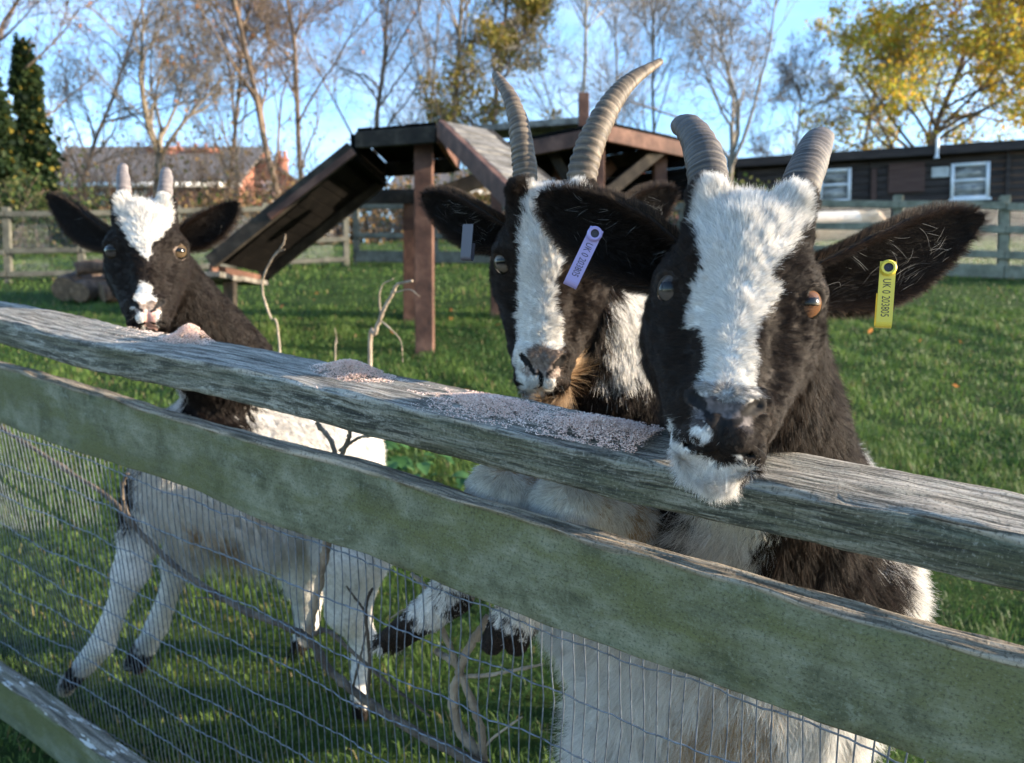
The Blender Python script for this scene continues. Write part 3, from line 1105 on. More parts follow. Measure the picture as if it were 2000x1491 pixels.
def project(p):
    c, s = math.cos(PITCH_S), math.sin(PITCH_S)
    z = p[:, 2] - CAM_H
    d = p[:, 1] * c - z * s
    up = p[:, 1] * s + z * c
    return 1000 + FPX * p[:, 0] / d, 745.5 - FPX * up / d, d


DARK_A, DARK_B = np.array([.0075, .0055, .0048]), np.array([.060, .037, .024])
WHITE_A, WHITE_B = np.array([.36, .34, .315]), np.array([.86, .84, .80])
TAN_A, TAN_B = np.array([.30, .19, .10]), np.array([.52, .38, .24])


def tint(code, rng, brown=.5):
    """code 0 dark, 1 white, 2 tan, 3 grey skin, 4 pink skin -> linear colours"""
    r = rng.random((len(code), 1))
    out = DARK_A + (DARK_B - DARK_A) * (r ** 2.2) * np.asarray(brown).reshape(-1, 1) * 2
    for k, (a, b) in {1: (WHITE_A, WHITE_B), 2: (TAN_A, TAN_B), 3: (np.array([.040, .036, .037]), np.array([.115, .100, .098])), 6: (np.array([.004, .0035, .0035]), np.array([.010, .009, .009])), 7: (np.array([.08, .075, .073]), np.array([.52, .50, .47])),
                      4: (np.array([.42, .24, .20]), np.array([.60, .38, .33])), 5: (np.array([.12, .085, .07]), np.array([.30, .24, .20]))}.items():
        m = code == k
        out[m] = a + (b - a) * r[m] ** (.55 if k == 1 else 1)
    return out


def rotv(w):
    w = np.asarray(w, float)
    th = np.linalg.norm(w) + 1e-12
    k = w / th
    K = np.array([[0, -k[2], k[1]], [k[2], 0, -k[0]], [-k[1], k[0], 0]])
    return np.eye(3) + np.sin(th) * K + (1 - np.cos(th)) * K @ K


class Head:
    def __init__(self, pos, w, scale=1.0):
        self.pos = np.asarray(pos, float); self.R = rotv(w); self.s = scale

    def loc(self, p):          # paddock metres -> head mm (x, forward, up)
        q = ((p - self.pos) @ self.R) * (1000 / self.s)
        q[:, 1] *= -1
        return q

    def out(self, q):          # head mm -> paddock metres
        q = np.atleast_2d(np.asarray(q, float)).copy()
        q[:, 1] *= -1
        return (q * (.001 * self.s)) @ self.R.T + self.pos

    def vec(self, v):
        v = np.atleast_2d(np.asarray(v, float)).copy()
        v[:, 1] *= -1
        return v @ self.R.T


def make_eye(head, side, parent, iris):
    n1, n2 = 56, 40
    c = EYE_C.copy(); d = EYE_D.copy()
    tang = np.array([.694, -.72, 0.0]); up = np.array([0, 0, 1.0])
    c[0] *= side; d[0] *= side; tang[0] *= side
    th = np.linspace(0, np.pi * .62, n2); ph = np.arange(n1) / n1 * 2 * np.pi
    V = [c + d * EYE_R]
    for t in th[1:]:
        for f in ph:
            V.append(c + EYE_R * (d * np.cos(t) + np.sin(t) * (tang * np.cos(f) + up * np.sin(f))))
    V = np.array(V)
    F = [[0, 1 + i, 1 + (i + 1) % n1] for i in range(n1)]
    for r in range(n2 - 2):
        for i in range(n1):
            a = 1 + r * n1 + i; b = 1 + r * n1 + (i + 1) % n1
            F.append([a, a + n1, b + n1, b])
    cl = head.loc(np.array([[0, 0, CAM_H]]))[0] - c
    cl /= np.linalg.norm(cl)
    ax = .55 * d + .55 * cl; ax /= np.linalg.norm(ax)          # where the eye is looking
    wu = (UP @ head.R) * np.array([1, -1, 1])                  # the slot pupil stays level with the land
    pv = wu - (wu @ ax) * ax; pv /= np.linalg.norm(pv)
    pu = np.cross(pv, ax)
    u = (V - c) @ pu; v = (V - c) @ pv
    front = (V - c) @ ax > 0
    rr = np.sqrt(u * u + v * v)
    col = np.tile(np.array(iris), (len(V), 1))
    col *= (1 + .12 * np.sin(np.arctan2(v, u) * 37))[:, None]
    col[rr < 5.5] *= .55
    col[(rr > 12.5) | ~front] = (.010, .008, .007)
    col[(np.abs(u) < 8.6) & (np.abs(v) < 3.4) & front] = (.002, .002, .003)
    if side * 1 == 1 or True:
        F = [f[::-1] for f in F] if side > 0 else F
    o = mk('eye', head.out(V), F, M_EYE, parent, smooth=True, attrs={'tint': ('FLOAT_COLOR', 'POINT', np.c_[col, np.ones(len(V))])})
    return o


def eye_mat():
    m, nt, b, _ = new_mat('goat_eye')
    g = NT(nt)
    g.set(b.inputs['Base Color'], g.attr('tint'))
    b.inputs['Roughness'].default_value = .12
    b.inputs['Coat Weight'].default_value = 0
    b.inputs['Specular IOR Level'].default_value = .22
    b.inputs['Coat Roughness'].default_value = .02
    return m


M_EYE = eye_mat()


def horn_mat(name, dark, mid, light):
    m, nt, b, _ = new_mat(name)
    g = NT(nt)
    lc = g.attr('lc', 'Vector')
    n1 = g.noise(g.mapping(lc, scale=(5, 5, 130)), 1.0, 4, .6, .3)
    n2 = g.noise(g.mapping(lc, scale=(45, 45, 25)), 1.0, 6, .65)
    n3 = g.noise(lc, 700, 3, .6)
    col = g.ramp(g.math('ADD', g.math('MULTIPLY', n1, .6), g.math('MULTIPLY', n2, .4)), [(.36, dark), (.5, mid), (.64, light)])
    gv = g.attr('groove', 'Fac')
    col = g.mix(g.math('MULTIPLY', gv, .55), col, dark)
    col = g.mix(g.mr(n3, .55, .7, 0, .4), col, dark)
    g.set(b.inputs['Base Color'], col)
    b.inputs['Roughness'].default_value = .58
    b.inputs['Specular IOR Level'].default_value = .35
    g.set(b.inputs['Normal'], g.bump(g.math('ADD', g.math('ADD', n1, n2), g.math('MULTIPLY', n3, .5)), .5, .0015))
    return m


def make_horn(parent, pts, rad, mat, ridges=22, amp=.05, flat=.86, seed=0, front=None):
    """pts along the horn (paddock frame), radii; ridged rings"""
    r = np.random.default_rng(seed)
    n, sd = 190, 28
    P = spline(pts, n); R = spline(np.c_[rad], n)[:, 0]
    T = np.gradient(P, axis=0); T /= np.linalg.norm(T, axis=1, keepdims=True)
    A0 = np.array([-1.0, 0, 0]) if front is None else np.asarray(front, float)
    A = A0 - (T @ A0)[:, None] * T; A /= np.linalg.norm(A, axis=1, keepdims=True)
    B = np.cross(T, A)
    s = np.linspace(0, 1, n)
    ph = np.cumsum(1 + .5 * r.normal(size=n).cumsum() / 12)
    ph = ph / ph[-1] * ridges * 2 * np.pi
    th = np.arange(sd) / sd * 2 * np.pi
    wv = Waves(seed + 3, .02, out=1)
    V = np.zeros((n, sd, 3)); G = np.zeros((n, sd)); LC = np.zeros((n, sd, 3))
    for j in range(sd):
        rid = np.sin(ph + .9 * np.sin(th[j] + seed) + .5 * np.sin(2 * th[j]))
        rid = np.sign(rid) * np.abs(rid) ** .7
        fade = np.clip((1 - s) * 2.2, .12, 1)
        rr = R * (1 + amp * fade * rid * (.75 + .25 * np.cos(th[j])) + .02 * np.sin(7 * s + 3 * th[j]))
        V[:, j] = P + (A * np.cos(th[j])) * rr[:, None] + (B * np.sin(th[j])) * (rr * flat)[:, None]
        G[:, j] = np.clip(-rid, 0, 1) * fade
        LC[:, j] = np.stack([np.cos(th[j]) * R, np.sin(th[j]) * R, s * .25], 1)
    V += (wv(V.reshape(-1, 3)).reshape(n, sd, 1) * .00035)
    idx = np.arange(n * sd).reshape(n, sd)
    Fq = np.stack([idx[:-1], np.roll(idx[:-1], -1, 1), np.roll(idx[1:], -1, 1), idx[1:]], -1).reshape(-1, 4)
    F = [tuple(f) for f in Fq]
    # rounded tip
    tip = P[-1] + T[-1] * R[-1] * .8
    Vt = np.vstack([V.reshape(-1, 3), P[-1] + T[-1] * R[-1] * .5 + (V[-1] - P[-1]) * .62, tip])
    a = n * sd
    for j in range(sd):
        j2 = (j + 1) % sd
        F.append((idx[-1, j], idx[-1, j2], a + j2, a + j)); F.append((a + j, a + j2, a + sd))
    Gt = np.r_[G.ravel(), np.zeros(sd + 1)]
    Lt = np.vstack([LC.reshape(-1, 3), np.tile([0, 0, .25], (sd + 1, 1))])
    return mk('horn', Vt, F, mat, parent, smooth=True, attrs={'groove': ('FLOAT', 'POINT', Gt), 'lc': ('FLOAT_VECTOR', 'POINT', Lt)})


def make_ear(parent, base, tip, wid, face, rng, cup=.9, bend=None, white=0.5, dens=1.4e6, roll=0.0, edge_brown=1.0, skin=None):
    """ear leaf: base/tip points, half width, the way its open side faces; own hair"""
    base = np.asarray(base, float); tip = np.asarray(tip, float)
    n, m = 26, 17
    s = np.linspace(0, 1, n)
    mid = (base + tip) / 2 + (np.zeros(3) if bend is None else np.asarray(bend))
    C = spline([base, mid, tip], n)
    T = np.gradient(C, axis=0); T /= np.linalg.norm(T, axis=1, keepdims=True)
    f = np.asarray(face, float); f /= np.linalg.norm(f)
    Fd = f - (T @ f)[:, None] * T; Fd /= np.linalg.norm(Fd, axis=1, keepdims=True)
    Wd = np.cross(T, Fd)
    prof = np.interp(s, [0, .12, .35, .6, .8, .92, 1], [.52, .68, 1.0, 1.0, .76, .46, .10])
    cu = np.interp(s, [0, .25, .7, 1], [1.9, 1.35, .8, .5]) * cup       # half angle of the trough
    a = np.linspace(-1, 1, m)
    V = np.zeros((2, n, m, 3)); Nn = np.zeros((2, n, m, 3))
    for i in range(n):
        w = wid * prof[i]
        ang = a * cu[i]
        rad = w / max(math.sin(min(cu[i], 1.45)), .2)
        off = np.sin(ang) * rad
        dep = (1 - np.cos(ang)) * rad
        p = C[i] + Wd[i] * off[:, None] + Fd[i] * (dep - rad * .25)[:, None]
        nn = Fd[i] * np.cos(ang)[:, None] - Wd[i] * np.sin(ang)[:, None]
        th = .0018 + .001 * (1 - np.abs(a))
        V[0, i] = p + nn * th[:, None]; V[1, i] = p - nn * th[:, None]
        Nn[0, i] = nn; Nn[1, i] = -nn
    P = V.reshape(-1, 3); N = Nn.reshape(-1, 3)
    id0 = np.arange(n * m).reshape(n, m); id1 = id0 + n * m
    q0 = np.stack([id0[:-1, :-1], id0[1:, :-1], id0[1:, 1:], id0[:-1, 1:]], -1).reshape(-1, 4)
    q1 = np.stack([id1[:-1, :-1], id1[:-1, 1:], id1[1:, 1:], id1[1:, :-1]], -1).reshape(-1, 4)
    rim = []
    for (e0, e1, fl) in ((id0[:, 0], id1[:, 0], 0), (id0[:, -1], id1[:, -1], 1), (id0[-1], id1[-1], 0)):
        r = np.stack([e0[:-1], e1[:-1], e1[1:], e0[1:]], -1)
        rim.append(r if fl else r[:, ::-1])
    rim = np.concatenate(rim)
    Q = np.concatenate([q0, q1, rim])
    fn = np.cross(P[Q[:, 1]] - P[Q[:, 0]], P[Q[:, 2]] - P[Q[:, 0]])
    if (fn[:len(q0)] * N[q0[:, 0]]).sum() < 0:
        Q = Q[:, ::-1]
    code = np.zeros(len(P), int)
    col = tint(code, rng, .03 * np.ones(len(P)))
    ear = mk('ear', P, Q, M_SKIN, parent, smooth=True, attrs={'tint': ('FLOAT_COLOR', 'POINT', np.c_[col, np.ones(len(P))])})
    # hair: short outside, rim fuzz brown, pale wisps inside
    av = np.tile(np.abs(a), (2, n, 1)).ravel(); sv = np.tile(s[None, :, None], (2, 1, m)).ravel()
    inner = np.r_[np.ones(n * m), np.zeros(n * m)]
    dv = np.full(len(P), dens) * (1 + 1.5 * (av > .86))
    pos, nor = scatter(P, Q[:len(q0) + len(q1)], N, dv, rng)
    # parameters of the hairs from nearest centreline
    k = np.argmin(((pos[:, None] - C[None, ::2]) ** 2).sum(2), 1) * 2
    off = ((pos - C[k]) * Wd[k]).sum(1) / (wid * prof[k] + 1e-6)
    edge = np.clip((np.abs(off) - .72) / .25, 0, 1) + np.clip((k / (n - 1) - .93) / .07, 0, 1)
    edge = np.clip(edge, 0, 1)
    L = .0045 + .004 * edge + .002 * rng.random(len(pos))
    D = nor * .55 + T[k] * .8 + Wd[k] * (np.sign(off) * edge * .9)[:, None] + rng.normal(size=pos.shape) * .18
    c = tint(np.zeros(len(pos), int), rng, .03 + edge * .9 * edge_brown)
    P2, D2, L2, C2 = [pos], [D], [L], [c]
    nw = int(330 * white)
    if nw:
        kk = rng.integers(4, 20, nw)
        side = rng.choice([-1, 1], nw, p=[.35, .65])
        t0 = rng.uniform(.15, .8, nw) * side
        cl = (np.sin(kk * 1.3 + side * 2) > .0) & (rng.random(nw) < .4 + .6 * np.abs(np.sin(kk * .7)))
        kk, side, t0 = kk[cl], side[cl], t0[cl]
        ang = t0 * cu[kk]
        rad = wid * prof[kk] / np.maximum(np.sin(np.minimum(cu[kk], 1.45)), .2)
        pp = C[kk] + Wd[kk] * (np.sin(ang) * rad)[:, None] + Fd[kk] * ((1 - np.cos(ang)) * rad - rad * .25 + .0025)[:, None]
        dd = Fd[kk] * .55 - Wd[kk] * (np.sign(t0) * .55)[:, None] + T[kk] * .65 + rng.normal(size=pp.shape) * .16
        P2.append(pp); D2.append(dd); L2.append(.006 + .016 * rng.random(len(pp)) ** 1.5)
        g = rng.random((len(pp), 1))
        C2.append(np.array([.05, .05, .05]) + g ** 1.6 * np.array([.50, .49, .46]))
    P2 = np.concatenate(P2); D2 = np.concatenate(D2); L2 = np.concatenate(L2); C2 = np.concatenate(C2)
    strands('ear_hair', P2, D2, L2, C2, ear, r0=.00012, K=5, droop=.12, curl=rng.normal(size=P2.shape) * np.where(np.arange(len(P2)) >= len(pos), .55, .15)[:, None])
    return ear, C, T, Wd, Fd


def make_goat(label, base_xy, head, body_fn, neck, lo, hi, code_head, code_body, len_head, len_body, seed, hb=.006, dscale=1.0, comb_body=None, extra_head=None, brown=.5):
    """one goat: continuous skin, coat of hair, eyes.  neck = (a, b, ra, rb): poll -> shoulder"""
    rng = np.random.default_rng(seed)
    root = empty('goat', S2W(np.array([base_xy[0], base_xy[1], 0.0])), label, 'goat', 'goats at the rail')
    sc_ = head.s

    def hsd(p):
        return head_sdf(head.loc(p)) * (.001 * sc_)

    def neckd(p):
        return n_cone(p, *neck)

    na, nbv = np.asarray(neck[0]), np.asarray(neck[1])
    nl = nbv - na; nL = np.linalg.norm(nl); nl = nl / nL
    hole_c = []

    def f_head(p):
        return smin(hsd(p), neckd(p), .03)

    def f_body(p):
        return smin(smin(body_fn(p), neckd(p), .05), np.maximum(hsd(p), -(((p - na) @ nl) + .02)), .03)

    def f_all(p):
        return smin(smin(body_fn(p), neckd(p), .05), hsd(p), .03)

    cut = .45 * nL
    hp = head.pos
    # the head is meshed finer than the trunk; both carry the same field and meet inside the neck
    P1, Q1 = polygonize(f_all, hp - .235, hp + np.array([.235, .235, .17]), .0025)
    P2, Q2 = polygonize(f_all, lo, hi, hb)
    inb = ((P1 - hp) ** 2).sum(1)
    box = lambda P, e: ((P > hp - .235 + e) & (P < hp + np.array([.235, .235, .17]) - e)).all(1)
    far1 = box(P1, .012)
    Q1 = Q1[far1[Q1].all(1)]
    near2 = box(P2, .022)
    Q2 = Q2[~near2[Q2].all(1)]
    P = np.concatenate([P1, P2]); Q = np.concatenate([Q1, Q2 + len(P1)])
    used = np.zeros(len(P), bool); used[Q] = True
    remap = np.cumsum(used) - 1
    P = P[used]; Q = remap[Q]
    N = grad(f_all, P, .0015)
    q = head.loc(P)
    hsurf = hsd(P.astype(np.float32))

    def code_at(P, jit):
        q = head.loc(P)
        hd = hsd(P.astype(np.float32)) < .012
        c = code_body(P + jit * .018)
        qj = q[hd] + jit[hd] * np.array([2.6, 0, 3.2])
        ch = code_head(qj)
        qa = q[hd].copy(); qa[:, 0] = np.abs(qa[:, 0])
        ch[(nostril(qa) < 1.6) | (mouth(qa) < 1.2)] = 6
        c[hd] = ch
        return c, hd, q

    w3 = Waves(seed + 11, .018, out=3)
    jitv = w3(P) * .5
    codes, hd, q = code_at(P, jitv)
    col = tint(codes, rng, np.full(len(P), brown * .5))
    col[(codes == 1)] *= .8
    body = mk('body', P, Q, M_SKIN, root, smooth=True, attrs={'tint': ('FLOAT_COLOR', 'POINT', np.c_[col, np.ones(len(P))])})
    # ---- coat
    camp = np.array([0, 0, CAM_H])
    view = camp - P
    dist = np.linalg.norm(view, axis=1)
    vis = (N * view).sum(1) / dist
    u, v, dep = project(P)
    inside = (u > -120) & (u < 2120) & (v > -120) & (v < 1640)
    dh = np.clip(2.0e6 / np.maximum(dist, .5) ** 2, 0, 5.4e6)
    dens = np.where(hd, dh, dh * .30) * np.where(vis > -.3, 1, .12) * np.where(inside, 1, .1) * dscale
    pos, nor = scatter(P, Q, N, dens, rng)
    jit = w3(pos) * .45 + rng.normal(size=pos.shape) * .38
    codes, hd, q = code_at(pos, jit)
    L = np.zeros(len(pos)); D = np.zeros((len(pos), 3))
    # head hair
    qh = q[hd]
    L[hd] = len_head(qh) * (.7 + .6 * rng.random(hd.sum()))
    x, fw, z = qh.T
    comb = np.stack([np.sign(x) * np.minimum(np.abs(x), 26) * 1.5, np.zeros_like(x), np.maximum(z + 62, 4) * .55], 1)
    comb /= (np.linalg.norm(comb, axis=1, keepdims=True) + 4)
    lowm = np.clip((-z - 30) / 50, 0, 1)[:, None]
    comb = comb * (1 - lowm) + lowm * np.stack([np.sign(x) * np.clip(np.abs(x) / 22, 0, 1) * .8, -.35 * np.ones_like(x), .15 - .3 * np.clip((-z - 95) / 30, 0, 1)], 1)
    chin = np.clip((-z - 138) / 14, 0, 1)[:, None]
    comb = comb * (1 - chin) + chin * np.stack([x / 40, .25 + 0 * x, -1.0 + 0 * x], 1)
    back = np.clip((-fw - 25) / 40, 0, 1)[:, None]
    comb = comb * (1 - back) + back * np.stack([np.sign(x) * .2, -.6 + 0 * x, -.75 + 0 * x], 1)
    D[hd] = head.vec(comb)
    # body hair
    bd = ~hd
    pb = pos[bd]
    L[bd] = len_body(pb) * (.65 + .7 * rng.random(bd.sum()))
    cb = comb_body(pb)
    D[bd] = cb
    tang = D - (D * nor).sum(1)[:, None] * nor
    tang /= (np.linalg.norm(tang, axis=1, keepdims=True) + 1e-6)
    lift = np.where(hd, .15, .28)[:, None]
    clump = Waves(seed + 5, .009, out=3)(pos) * .13 + Waves(seed + 6, .03, out=3)(pos) * .10
    D = tang * (1 - lift * .3) + nor * lift + clump + np.where(hd, 0, np.clip(L / .04, 0, 1))[:, None] * Waves(seed + 8, .022, out=3)(pos * np.array([1, 1, .3])) * .22 + rng.normal(size=pos.shape) * .10
    keep = L > .0008
    keep &= ~(hd & (np.abs(q[:, 0]) < 19) & (q[:, 1] > 31) & (q[:, 2] < -122) & (q[:, 2] > -141 + .3 * np.abs(q[:, 0])))
    skip = np.isin(codes, (3, 4))
    L[skip] = .0016
    keep &= codes != 6
    qa = q.copy(); qa[:, 0] = np.abs(qa[:, 0])
    keep &= ~(hd & ((nostril(qa) < 3.2) | (mouth(qa) < 2.0)))
    lips = hd & (q[:, 1] > 8) & (q[:, 2] < -134) & (q[:, 2] > -162)
    L = np.where(lips, np.minimum(L, .0034), L)
    # no hair over the eyes, the horn roots stay hairy
    for sgn in (-1, 1):
        ec = EYE_C + EYE_D * 17; ec = ec * np.array([sgn, 1, 1])
        keep &= ((q - ec) ** 2 / np.array([12.8, 12.8, 8.5]) ** 2).sum(1) > 1
    for sgn in (-1, 1):
        keep &= ~((np.abs(q[:, 0] - sgn * 35) < 15) & (np.abs(q[:, 1] - 18) < 17) & (q[:, 2] > 88))
    for sgn in (-1, 1):
        ec = (EYE_C + EYE_D * 17) * np.array([sgn, 1, 1])
        dd = ((q - ec) ** 2 / np.array([26, 26, 21]) ** 2).sum(1)
        L = np.where(dd < 1.4, np.minimum(L, .0035), L)
    c = tint(codes, rng, np.where(hd, brown * .9, brown))
    if extra_head is not None:
        c = extra_head(pos, q, hd, codes, c, rng)
    hair_r = np.clip(dist.mean() * .00021, .00013, .0003)
    hair_r = np.clip(dist.min() * .00021, .00011, .0003)
    rr = np.where(hd, hair_r, hair_r * 1.7)
    strands('coat', pos[keep], D[keep], L[keep], c[keep], body, r0=rr[keep], K=5, droop=.10,
            curl=rng.normal(size=(keep.sum(), 3)) * .22)
    # whiskers round the lips
    w0 = np.flatnonzero(hd & (np.abs(q[:, 0]) > 12) & (q[:, 1] > 2) & (q[:, 2] < -122) & (q[:, 2] > -166) & (vis_of(pos, nor) > -.2))
    w0 = rng.choice(w0, min(20, len(w0)), replace=False)
    wd = nor[w0] * .9 + head.vec(np.stack([np.sign(q[w0, 0]) * .3, .1 + 0 * w0, -.45 + 0 * w0], 1)) + rng.normal(size=(len(w0), 3)) * .2
    g = rng.random((len(w0), 1))
    strands('whiskers', pos[w0], wd, .008 + .013 * rng.random(len(w0)), .03 + g * np.array([.35, .33, .30]), body, r0=.00008, K=5, droop=.35)
    return root, body, rng, f_all


def vis_of(p, n):
    v = np.array([0, 0, CAM_H]) - p
    return (n * v).sum(1) / np.linalg.norm(v, axis=1)


def leg(pts, rad, k=.02):
    """chain of tapered bones"""
    def f(p):
        d = None
        for i in range(len(pts) - 1):
            e = n_cone(p, pts[i], pts[i + 1], rad[i], rad[i + 1])
            d = e if d is None else smin(d, e, k)
        return d
    return f


def toes(fet, hoof, side, spread=.011, fr=.019, r1=.011):
    """pastern and the two claws of a cloven hoof"""
    fet = np.asarray(fet, float); hoof = np.asarray(hoof, float)
    sd = np.asarray(side, float); sd = sd / np.linalg.norm(sd)
    m = fet + (hoof - fet) * .45

    def f(p):
        d = n_cone(p, fet, m, fr, fr * .9)
        for s in (-1, 1):
            d = smin(d, n_cone(p, m + sd * s * spread * .8, hoof + sd * s * spread, fr * .74, r1), .005)
        return d
    return f


def uni(fs, k):
    def f(p):
        d = None
        for q in fs:
            e = q(p)
            d = e if d is None else smin(d, e, k)
        return d
    return f


# ------------------------------------------------------------------ shed behind the right fence
def plank_mat(name, a, b_, c, rough=.8):
    return simple_mat(name, [(.3, a), (.5, b_), (.7, c)], scale=7, mapping=(.35, .35, 6), rough=rough, bump=.5, bdist=.008)


M_PLANK_DARK = plank_mat('shed_dark_plank', (.014, .011, .011), (.034, .026, .025), (.065, .05, .045))
M_FELT = simple_mat('mossy_felt', [(.35, (.03, .034, .028)), (.55, (.07, .075, .05)), (.7, (.10, .12, .05))], scale=5, rough=.95)
M_DOOR = plank_mat('shed_brown_panel', (.05, .026, .022), (.075, .042, .036), (.10, .06, .05))
M_PANEL = flat_mat('pale_grey_board', (.42, .44, .45), rough=.6)
M_FRAMEW = flat_mat('window_white_frame', (.70, .74, .80), rough=.45, noise_amt=.04)


def pane_mat():
    m, nt, b, _ = new_mat('shed_pane')
    g = NT(nt)
    f = g.noise(g.mapping(g.coord('Object'), scale=(3, 3, 9)), 1.5, 5, .6)
    g.set(b.inputs['Base Color'], g.ramp(f, [(.35, (.10, .10, .10)), (.55, (.26, .26, .25)), (.7, (.40, .40, .38))]))
    b.inputs['Roughness'].default_value = .12
    return m


M_SHEDPANE = pane_mat()
sA = np.array([hx(1442, 15.0), 15.0, 0.0]); sB = np.array([hx(2000, 13.6), 13.6, 0.0])
sdir = (sB - sA) / np.linalg.norm(sB - sA); sback = np.array([-sdir[1], sdir[0], 0.0])
stop, sbot = 4.72, 2.75
shed = empty('animal_shed', sA + np.array([0, 0, sbot]), 'low dark timber shed with white windows behind the right fence', 'shed')


def SP(a, b, z):
    return sA + sdir * a + sback * b + np.array([0, 0, z])


def shed_a(u):
    """distance along the shed front for a photograph column"""
    k = (u - 1000) / FPX
    return (k * sA[1] - sA[0]) / (sdir[0] - k * sdir[1])


rs = np.random.default_rng(5)
rows = 15
hh = (stop - sbot) / rows
splits = [0, shed_a(1702), shed_a(1975), shed_a(2260)]
for i in range(rows):
    for k in range(3):
        z = sbot + i * hh
        a0, a1 = splits[k] + .004, splits[k + 1] - .004
        t = .028 + .012 * rs.random()
        V, F = bev_box(SP(a0, -t, z + .004 + .006 * rs.random()), sdir * (a1 - a0), sback * t, np.array([0, 0, hh - .012]), .006)
        mk('plank', V, F, M_PLANK_DARK, shed, slope=False)
V, F = box_axes(SP(0.03, .002, sbot), sdir * (splits[3] - .06), sback * 3.0, np.array([0, 0, stop - sbot - .02]))
mk('wall', V, F, M_PLANK_DARK, shed, slope=False)
V, F = bev_box(SP(-.2, -.22, stop), sdir * (splits[3] + .4), sback * 3.5, np.array([0, 0, .06]), .01)
mk('roof', V, F, M_FELT, shed, slope=False)
V, F = bev_box(SP(-.2, -.24, stop - .115), sdir * (splits[3] + .4), sback * .02, np.array([0, 0, .17]), .004)
mk('fascia', V, F, M_PLANK_DARK, shed, slope=False)
V, F = bev_box(SP(shed_a(1969), -.10, sbot), sdir * .07, sback * .055, np.array([0, 0, stop - sbot - .12]), .006)
mk('batten', V, F, M_PLANK_DARK, shed, slope=False)
for (u0, u1, v0, v1) in ((1604, 1666, 330, 394), (1862, 1938, 318, 387)):
    a0, a1 = shed_a(u0), shed_a(u1)
    dpt = sA[1] + sdir[1] * (a0 + a1) / 2
    z1, z0 = 1.238 + (667 - v0) / FPX * dpt, 1.238 + (667 - v1) / FPX * dpt
    w = .055
    fr = mk('window', *join([bev_box(SP(a0, -.085, z0), sdir * w, sback * .05, np.array([0, 0, z1 - z0]), .004),
                            ][:0] + [box_axes(SP(a0, -.085, z0), sdir * w, sback * .05, np.array([0, 0, z1 - z0])),
                             box_axes(SP(a1 - w, -.085, z0), sdir * w, sback * .05, np.array([0, 0, z1 - z0])),
                             box_axes(SP(a0 + w, -.083, z0), sdir * (a1 - a0 - 2 * w), sback * .045, np.array([0, 0, w * .8])),
                             box_axes(SP(a0 + w, -.083, z1 - w), sdir * (a1 - a0 - 2 * w), sback * .045, np.array([0, 0, w])),
                             box_axes(SP(a0 + w, -.08, z0 + (z1 - z0) * .48), sdir * (a1 - a0 - 2 * w), sback * .04, np.array([0, 0, w * .8]))]),
            M_FRAMEW, shed, slope=False)
    for (q0, q1) in ((z0 + w * .8, z0 + (z1 - z0) * .48), (z0 + (z1 - z0) * .48 + w * .8, z1 - w)):
        V, F = box_axes(SP(a0 + w, -.055, q0), sdir * (a1 - a0 - 2 * w), sback * .01, np.array([0, 0, q1 - q0]))
        mk('pane', V, F, M_SHEDPANE, fr, slope=False)
    V, F = bev_box(SP(a0 - .03, -.12, z0 - .045), sdir * (a1 - a0 + .06), sback * .09, np.array([0, 0, .04]), .005)
    mk('sill', V, F, M_FRAMEW, fr, slope=False)


def shed_panel(name, u0, u1, v0, v1, mat, t=.06):
    a0, a1 = shed_a(u0), shed_a(u1)
    dpt = sA[1] + sdir[1] * (a0 + a1) / 2
    z1, z0 = 1.238 + (667 - v0) / FPX * dpt, 1.238 + (667 - v1) / FPX * dpt
    V, F = bev_box(SP(a0, -t, z0), sdir * (a1 - a0), sback * (t - .003 - .03), np.array([0, 0, z1 - z0]), .006)
    return mk(name, V, F, mat, shed, slope=False)


shed_panel('hatch', 1739, 1811, 318, 376, M_DOOR, .075)
shed_panel('notice_board', 1824, 1859, 326, 346, M_PANEL, .07)
shed_panel('door_post', 1706, 1716, 330, 392, M_DOOR, .08)
dp = 14.0
pa = shed_a(1828)
V, F = tubes(np.array([[SP(pa, -.29, 4.88), SP(pa, -.29, 4.62), SP(pa, -.27, 4.56), SP(pa, -.27, 4.53)]]), np.array([[.028, .028, .034, .05]]), 10)
mk('vent_pipe', V, F, M_FRAMEW, shed, smooth=True, slope=False)

# ------------------------------------------------------------------ paddock fences in the distance
M_RAIL_OLD = simple_mat('old_fence_timber', [(.3, (.045, .045, .037)), (.5, (.085, .084, .068)), (.7, (.13, .127, .103))], scale=9, mapping=(1, 1, 1), rough=.9, bump=.4)
M_RAIL_GREEN = simple_mat('green_fence_timber', [(.3, (.085, .088, .065)), (.5, (.155, .158, .12)), (.7, (.235, .235, .185))], scale=9, rough=.9, bump=.4)
M_WIRE = flat_mat('galvanised_wire', (.23, .25, .27), rough=.45, metallic=.7, noise_amt=.2, scale=60)


